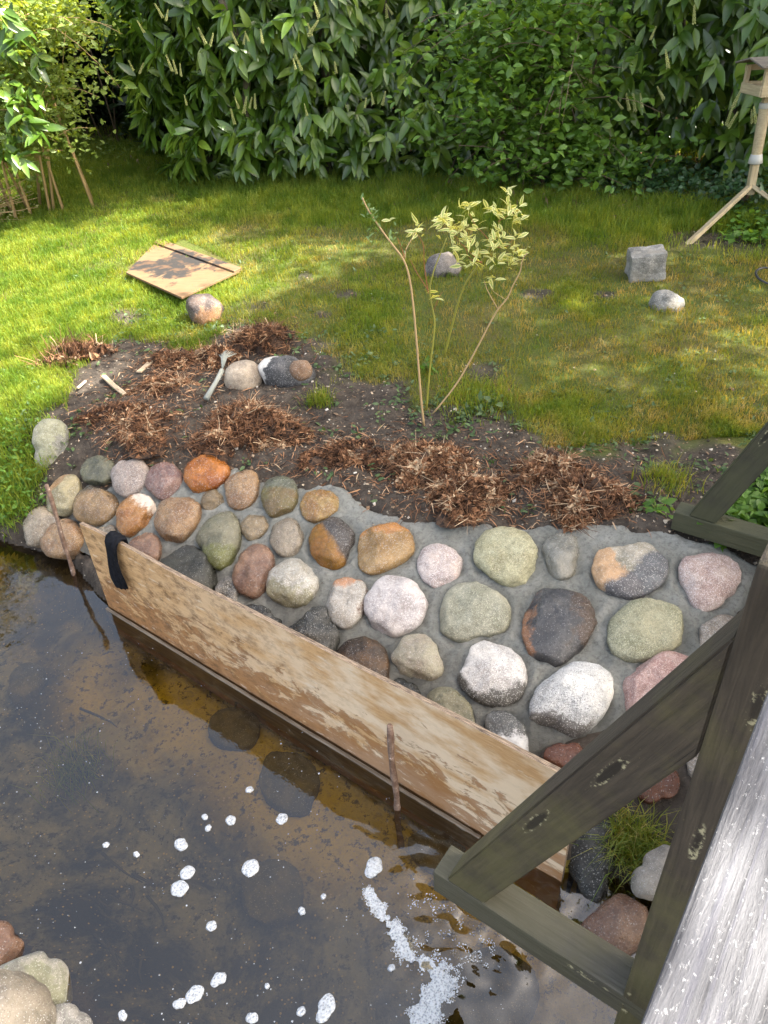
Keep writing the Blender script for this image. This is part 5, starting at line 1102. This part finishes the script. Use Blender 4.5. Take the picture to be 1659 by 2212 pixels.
# flower spikes
m_sp=leafmat('flower_spike',[(.34,.38,.12),(.43,.46,.17),(.52,.53,.24)],.6,.2)
sv=[];sfc=[]
for k in range(44):
    a=k*2.4; t=k/44; r=.085*(1-.6*t); c=np.array([math.cos(a)*r,math.sin(a)*r,t]); s=.062*(1-.45*t); b0=len(sv)
    for q in ((1,0,0),(-1,0,0),(0,1,0),(0,-1,0),(0,0,1),(0,0,-1)): sv.append(c+np.array(q)*s)
    for f in ((0,2,4),(2,1,4),(1,3,4),(3,0,4),(2,0,5),(1,2,5),(3,1,5),(0,3,5)): sfc.append([b0+i for i in f])
sme=mesh_np('flower_spike',np.array(sv),np.array(sfc),m_sp,{'rnd':rnds(44,6)},False)
A1=lambda x,y:(x*.5,y*.5); A2=lambda x,y:(829.5+x*.5,y*.5)
SPK=[A1(885,150),A1(905,165),A1(1022,160),A1(1050,165),A1(1072,150),A1(1132,150),A1(1275,270),A1(1300,265),A1(1330,110),A1(1345,120),A1(1450,280),A1(740,270),A1(760,285),A1(780,300),A1(1030,440),A1(1050,450),A1(1075,440),A1(1100,435),A1(1010,500),A1(1325,470),A1(1575,440),A1(1612,420),A1(1650,420),A1(575,280),A1(600,290),A1(700,40),A1(715,60),A1(1375,30),A2(10,40),A2(35,35),A2(345,40),A2(1150,140),A2(1230,250),A2(1210,390),A2(1030,440),A2(1060,435),A2(1085,440),A2(1115,430),A2(840,450),A2(870,455),A2(1508,420),A2(1490,510),A2(1480,500),A2(1590,500),A2(1610,490),A2(870,330),A2(890,325),A2(1340,60),A1(620,110),A1(805,430)]
for px,py in SPK:
    # put it just in front of the hedge face
    d=ray(px,py); ts=np.linspace(6,14,400); Q=CAM+d*ts[:,None]; best=None
    tt=np.linspace(0,cum[-1],300)
    hit_=None
    for q in Q:
        xs,ys,_,_=hpt(tt,np.full(300,q[2]),-.20); j=np.argmin(np.abs(xs-q[0]))
        if q[1]>=ys[j]: hit_=q; break
    if hit_ is None: continue
    s=rng.uniform(.09,.16); o=link('flower_spike',sme,LH,tuple(hit_-np.array(LH.location)-np.array([0,.03,s*.5]))); o.scale=(s,s,s); o.rotation_euler=(rng.normal()*.3-.1,rng.normal()*.32,rng.random()*6)
# ------------------------------------------------------------------ SMALL LEAVED SHRUB in front of the hedge (right of centre)
def smallshrub(name,regions,n,size,mat,lab,depth0,depthr,ntw,mt,base,twl=.8,parentlab=None):
    e=tag(empty(name,base),lab,'shrub'); pos=[]; 
    for _ in range(ntw):
        r=regions[rng.integers(len(regions))]; px=rng.uniform(r[0],r[2]); py=rng.uniform(r[1],r[3]); dp=depth0+rng.random()*depthr
        p=aty(px,py,dp)
        if p[2]<.75: continue
        dr=rng.normal(size=3)*[1,.4,.45]; dr[2]+=.15; dr/=np.linalg.norm(dr); l=rng.uniform(.15,twl)
        pts=[p+dr*l*t+np.array([0,0,-.35*l*t*t]) for t in (0,.33,.66,1.)]
        if _%6==0: tube('twig',pts,[.004,.003,.0025,.0015],mt,e,4)
        for t in np.linspace(.05,1,n): 
            c=p+dr*l*t+np.array([0,0,-.35*l*t*t]); pos.append(c+rng.normal(size=3)*.02)
    pos=np.array(pos); leafcloud(pos,size,mat,'foliage',.45,e,base,tmpl=leaf_t(.55,.2,.25,3)); e.children[-1]['kind']='stuff'
    return e
m_priv=leafmat('privet_leaves',[(.07,.15,.018),(.11,.22,.03),(.17,.30,.05)],.4,.35)
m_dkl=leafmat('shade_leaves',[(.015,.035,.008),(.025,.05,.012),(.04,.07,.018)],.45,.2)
m_twig=NB('brown_twig').fin((.13,.09,.055),.8)
s1_=smallshrub('privet_shrub',[(980,20,1180,180),(970,100,1230,260),(990,180,1280,330),(1060,260,1320,385),(1150,10,1260,120),(1230,320,1440,390)],7,.095,m_priv,'light green small leaved shrub growing through the laurel hedge',7.35,.75,760,m_twig,(1.9,8.3,.7))
for k in range(6): tube('trunk',[np.array([1.5+k*.15,8.4,.65]),np.array([1.4+k*.18,8.35,1.6]),np.array([1.2+k*.25,8.2,2.6])],[.02,.014,.008],m_twig,s1_,5)
# ivy and brambles under the right part of the hedge
m_ivy=leafmat('ivy_leaves',[(.02,.055,.018),(.035,.085,.025),(.06,.12,.05)],.4,.2)
Q=[]
for _ in range(5200):
    px=rng.uniform(760,1800); lo=np.interp(px,[760,900,1100,1230,1400,1600,1800],[385,380,400,425,432,470,540]); 
    if 1090<px<1390 and rng.random()<.5: lo-=25
    py=lo-abs(rng.normal())*38-rng.random()*10
    Q.append((px,py))
Q=np.array(Q); Q=hitN(*Q.T,.03); Q[:,1]=np.minimum(Q[:,1],9.3); Q+=rng.normal(size=Q.shape)*np.array([.03,.06,0]); Q[:,2]+=np.abs(rng.normal(size=len(Q)))*.10; tl=leaf_t(.8,.15,.2,3); o=leafcloud(Q,.058,m_ivy,'ivy_groundcover',.7,tmpl=tl); tag(o,'ivy and brambles creeping below the hedge','ivy',kind='stuff')
Q=hitN(rng.uniform(1560,1750,600),rng.uniform(450,520,600),.05)+rng.normal(size=(600,3))*.04; o=leafcloud(Q,.06,m_bright,'ground_elder',.8,tmpl=tl); tag(o,'bright green leafy weeds around the tripod legs','weeds',kind='stuff')
# ------------------------------------------------------------------ LEFT SHRUB, sunlit
m_lsh=leafmat('left_shrub_leaves',[(.13,.20,.035),(.19,.27,.05),(.27,.34,.08)],.45,.4)
ls=smallshrub('sunlit_shrub',[(-150,0,110,130),(-100,60,150,200),(-60,150,160,300),(-100,240,140,330),(60,0,160,80),(-140,0,60,330)],12,.065,m_lsh,'sunlit light green shrub at the left edge of the lawn',8.0,1.1,900,m_tan,(-4.3,8.8,.7),.6)
for k in range(16):
    x0=-4.5+k*.1+rng.normal()*.08; tube('trunk',[np.array([x0,8.7+rng.normal()*.2,.65]),np.array([x0+rng.normal()*.15,8.6,1.5]),np.array([x0+rng.normal()*.35,8.4,2.6]),np.array([x0+rng.normal()*.6,8.3,3.4])],[.018,.014,.010,.006],m_tan,ls,5)
# laurel sprays poking in at the far left
LS=tag(empty('laurel_bush',(-4.6,8.0,.7)),'dark laurel bush at the far left in front of the sunlit shrub','bush')
PL=[];
for px,py in [(20,60),(30,80),(5,110),(60,210),(30,220),(50,260),(20,290),(80,275),(10,330),(40,340),(-20,200),(-30,100),(0,20),(-40,300),(15,180),(75,130)]:
    c=aty(px,py,7.9+rng.normal()*.2)
    for _ in range(10): PL.append(c+rng.normal(size=3)*.04)
PL=np.array(PL); n_=len(PL); d=rng.normal(size=(n_,3))*[1,.6,.5]+[.2,-.4,-.5]; nm=rng.normal(size=(n_,3))*.3+[0,-.7,.8]
for i in range(n_): putleaf(lme,LS,PL[i],d[i],nm[i],rng.uniform(.15,.22))
for k in range(4): tube('stem',[np.array([-4.8+k*.2,8.1,.6]),np.array([-4.7+k*.2,8.0,1.6]),np.array([-4.5+k*.2,7.95,2.6])],[.02,.015,.01],m_bark,LS,5)
# pale twiggy shrub at the left edge
m_pale=leafmat('pale_leaves',[(.30,.30,.12),(.40,.38,.18),(.46,.45,.24)],.5,.4)
tw=tag(empty('pale_twiggy_shrub',tuple(hit(-70,490))),'pale yellow twiggy branches reaching in over the lawn at the left','shrub'); base=np.array(tw.location); pos=[]
for k in range(18):
    a=aty(-90,480,base[1]); e_=aty(rng.uniform(0,85),rng.uniform(365,480),base[1]-.2*rng.random()); m_=(a+e_)/2+np.array([0,0,.05*rng.random()]); tube('twig',[a,m_,e_],[.006,.004,.0015],m_tan,tw,4)
    for t in np.linspace(.35,1,16): pos.append(a*(1-t)**1+e_*t+rng.normal(size=3)*.03)
leafcloud(np.array(pos),.03,m_pale,'foliage',.5,tw,base); 
# low sunlit herbs at the foot of the left shrub
Q=[]
for _ in range(2600):
    px=rng.uniform(-120,330); py=rng.normal()*14+np.interp(px,[-100,60,200,300],[345,345,335,322]); Q.append((px,py))
Q=np.array(Q); Q=hitN(*Q.T,.05); Q+=rng.normal(size=Q.shape)*.05
o=leafcloud(Q,.045,m_lsh,'border_herbs',.6); tag(o,'low pale green herbs along the far left lawn edge','herbs',kind='stuff')
# ------------------------------------------------------------------ BACKGROUND TREES and woodland
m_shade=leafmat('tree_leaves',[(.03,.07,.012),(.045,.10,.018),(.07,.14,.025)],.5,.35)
def tree(base,H,crowns,nleaf,size,lab,mat,trunk=.16,name='tree'):
    e=tag(empty(name,base),lab,'tree','trees behind the hedge')
    b0=np.array(base); c0=np.array(crowns[0][:3]); pts=[b0-np.array([0,0,.2])]+[b0*(1-t)+c0*t+np.array([rng.normal()*.15,rng.normal()*.15,0]) for t in (.25,.5,.75,1.)]
    tube('trunk',pts,[trunk,trunk*.85,trunk*.7,trunk*.5,trunk*.25],m_bark,e,9); P=[]
    for cx,cy,cz,rx,ry,rz,fr in crowns:
        for _ in range(3): q=np.array([cx,cy,cz])+rng.normal(size=3)*np.array([rx,ry,rz])*.5; s_=pts[3]; tube('limb',[s_,(s_+q)/2+np.array([0,0,.2]),q],[trunk*.35,trunk*.2,.02],m_bark,e,5)
        n=int(nleaf*fr); K=max(8,n//60); cc=rng.normal(size=(K,3)); cc/=np.linalg.norm(cc,axis=1,keepdims=True); cc*=(rng.random(K)**.45)[:,None]
        cc=cc*np.array([rx,ry,rz])+np.array([cx,cy,cz]); P.append((cc[rng.integers(K,size=n)]+rng.normal(size=(n,3))*min(rx,rz)*.13))
    P=np.concatenate(P); o=leafcloud(P,size,mat,'crown',.35,e,b0,tmpl=leaf_t(.6,.2,.2,2)); o['kind']='stuff'; return e
def over(gx_,gy_,t,z0=.5): return np.array([gx_,gy_,z0])+SD*t
def cr(gx_,gy_,t,r,fr,rz=None): c=over(gx_,gy_,t); return (c[0],c[1],c[2],r,r,rz or r*.75,fr)
# crowns standing between the sun and the garden
tree((9.6,5.8,.6),9,[cr(1.2,6.6,8.5,1.9,.4),cr(3.2,7.6,8.2,2.2,.35),cr(3.2,5.0,9.0,1.8,.25),cr(-.6,8.3,9.5,1.5,.35),cr(-3.3,8.9,9.5,1.0,.2),cr(.3,5.2,9.8,1.0,.12)],30000,.10,'tall broadleaved tree behind the right part of the hedge',m_shade,.2)
tree((9.0,1.2,.6),8,[cr(.7,3.4,9.2,1.7,.4),cr(-1.0,4.2,9.6,1.4,.2),cr(1.9,2.2,8.8,1.5,.4),cr(-.3,1.6,10.2,1.8,.4),cr(.5,.9,7.2,1.1,.3),cr(-.6,3.0,9.9,1.25,.35)],26000,.10,'tree to the right of the garden shading the stone bank',m_shade,.18)
tree((-1.0,14.5,.7),9,[(-1,14.5,5.5,2.6,1.6,2.2,.5),(1.6,13.8,5.8,2.6,1.6,2.2,.5)],12000,.13,'leafy tree standing behind the middle of the hedge',m_shade,.2)
# dark shrubbery closing the gap and the view behind
def mass(name,lab,boxes,n,size,mat,cat,stuff=True):
    P=[]
    for (x0,y0,z0,x1,y1,z1,f) in boxes: m=int(n*f); P.append(np.stack([rng.uniform(x0,x1,m),rng.uniform(y0,y1,m),rng.uniform(z0,z1,m)],1))
    P=np.concatenate(P); o=leafcloud(P,size,mat,name,.35,tmpl=leaf_t(.45,.2,.2,2)); tag(o,lab,cat,kind='stuff'); return o
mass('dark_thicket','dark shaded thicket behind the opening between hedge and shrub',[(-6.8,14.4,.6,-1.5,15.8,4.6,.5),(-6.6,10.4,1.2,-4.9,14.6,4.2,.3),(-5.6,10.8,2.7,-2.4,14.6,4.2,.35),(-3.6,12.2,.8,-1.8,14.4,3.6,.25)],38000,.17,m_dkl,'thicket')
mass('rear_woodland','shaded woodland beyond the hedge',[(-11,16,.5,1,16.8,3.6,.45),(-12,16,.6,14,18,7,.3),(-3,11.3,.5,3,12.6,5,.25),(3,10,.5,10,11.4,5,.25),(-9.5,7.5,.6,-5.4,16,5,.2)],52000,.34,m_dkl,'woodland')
for k in range(9):
    a=np.array([-4.9+rng.random()*2.4,11+rng.random()*2.2,.7]); tube('bare_branch',[a,a+np.array([rng.normal()*.3,0,.9]),a+np.array([rng.normal()*.7,-.1,1.9]),a+np.array([rng.normal()*1.,-.2,2.9])],[.014,.011,.008,.004],m_twig,None,5)
for o in [o for o in bpy.data.objects if o.name.startswith('bare_branch')]: tag(o,'thin bare branch arching in the dark gap left of the hedge','branch','bare branches in the dark gap')
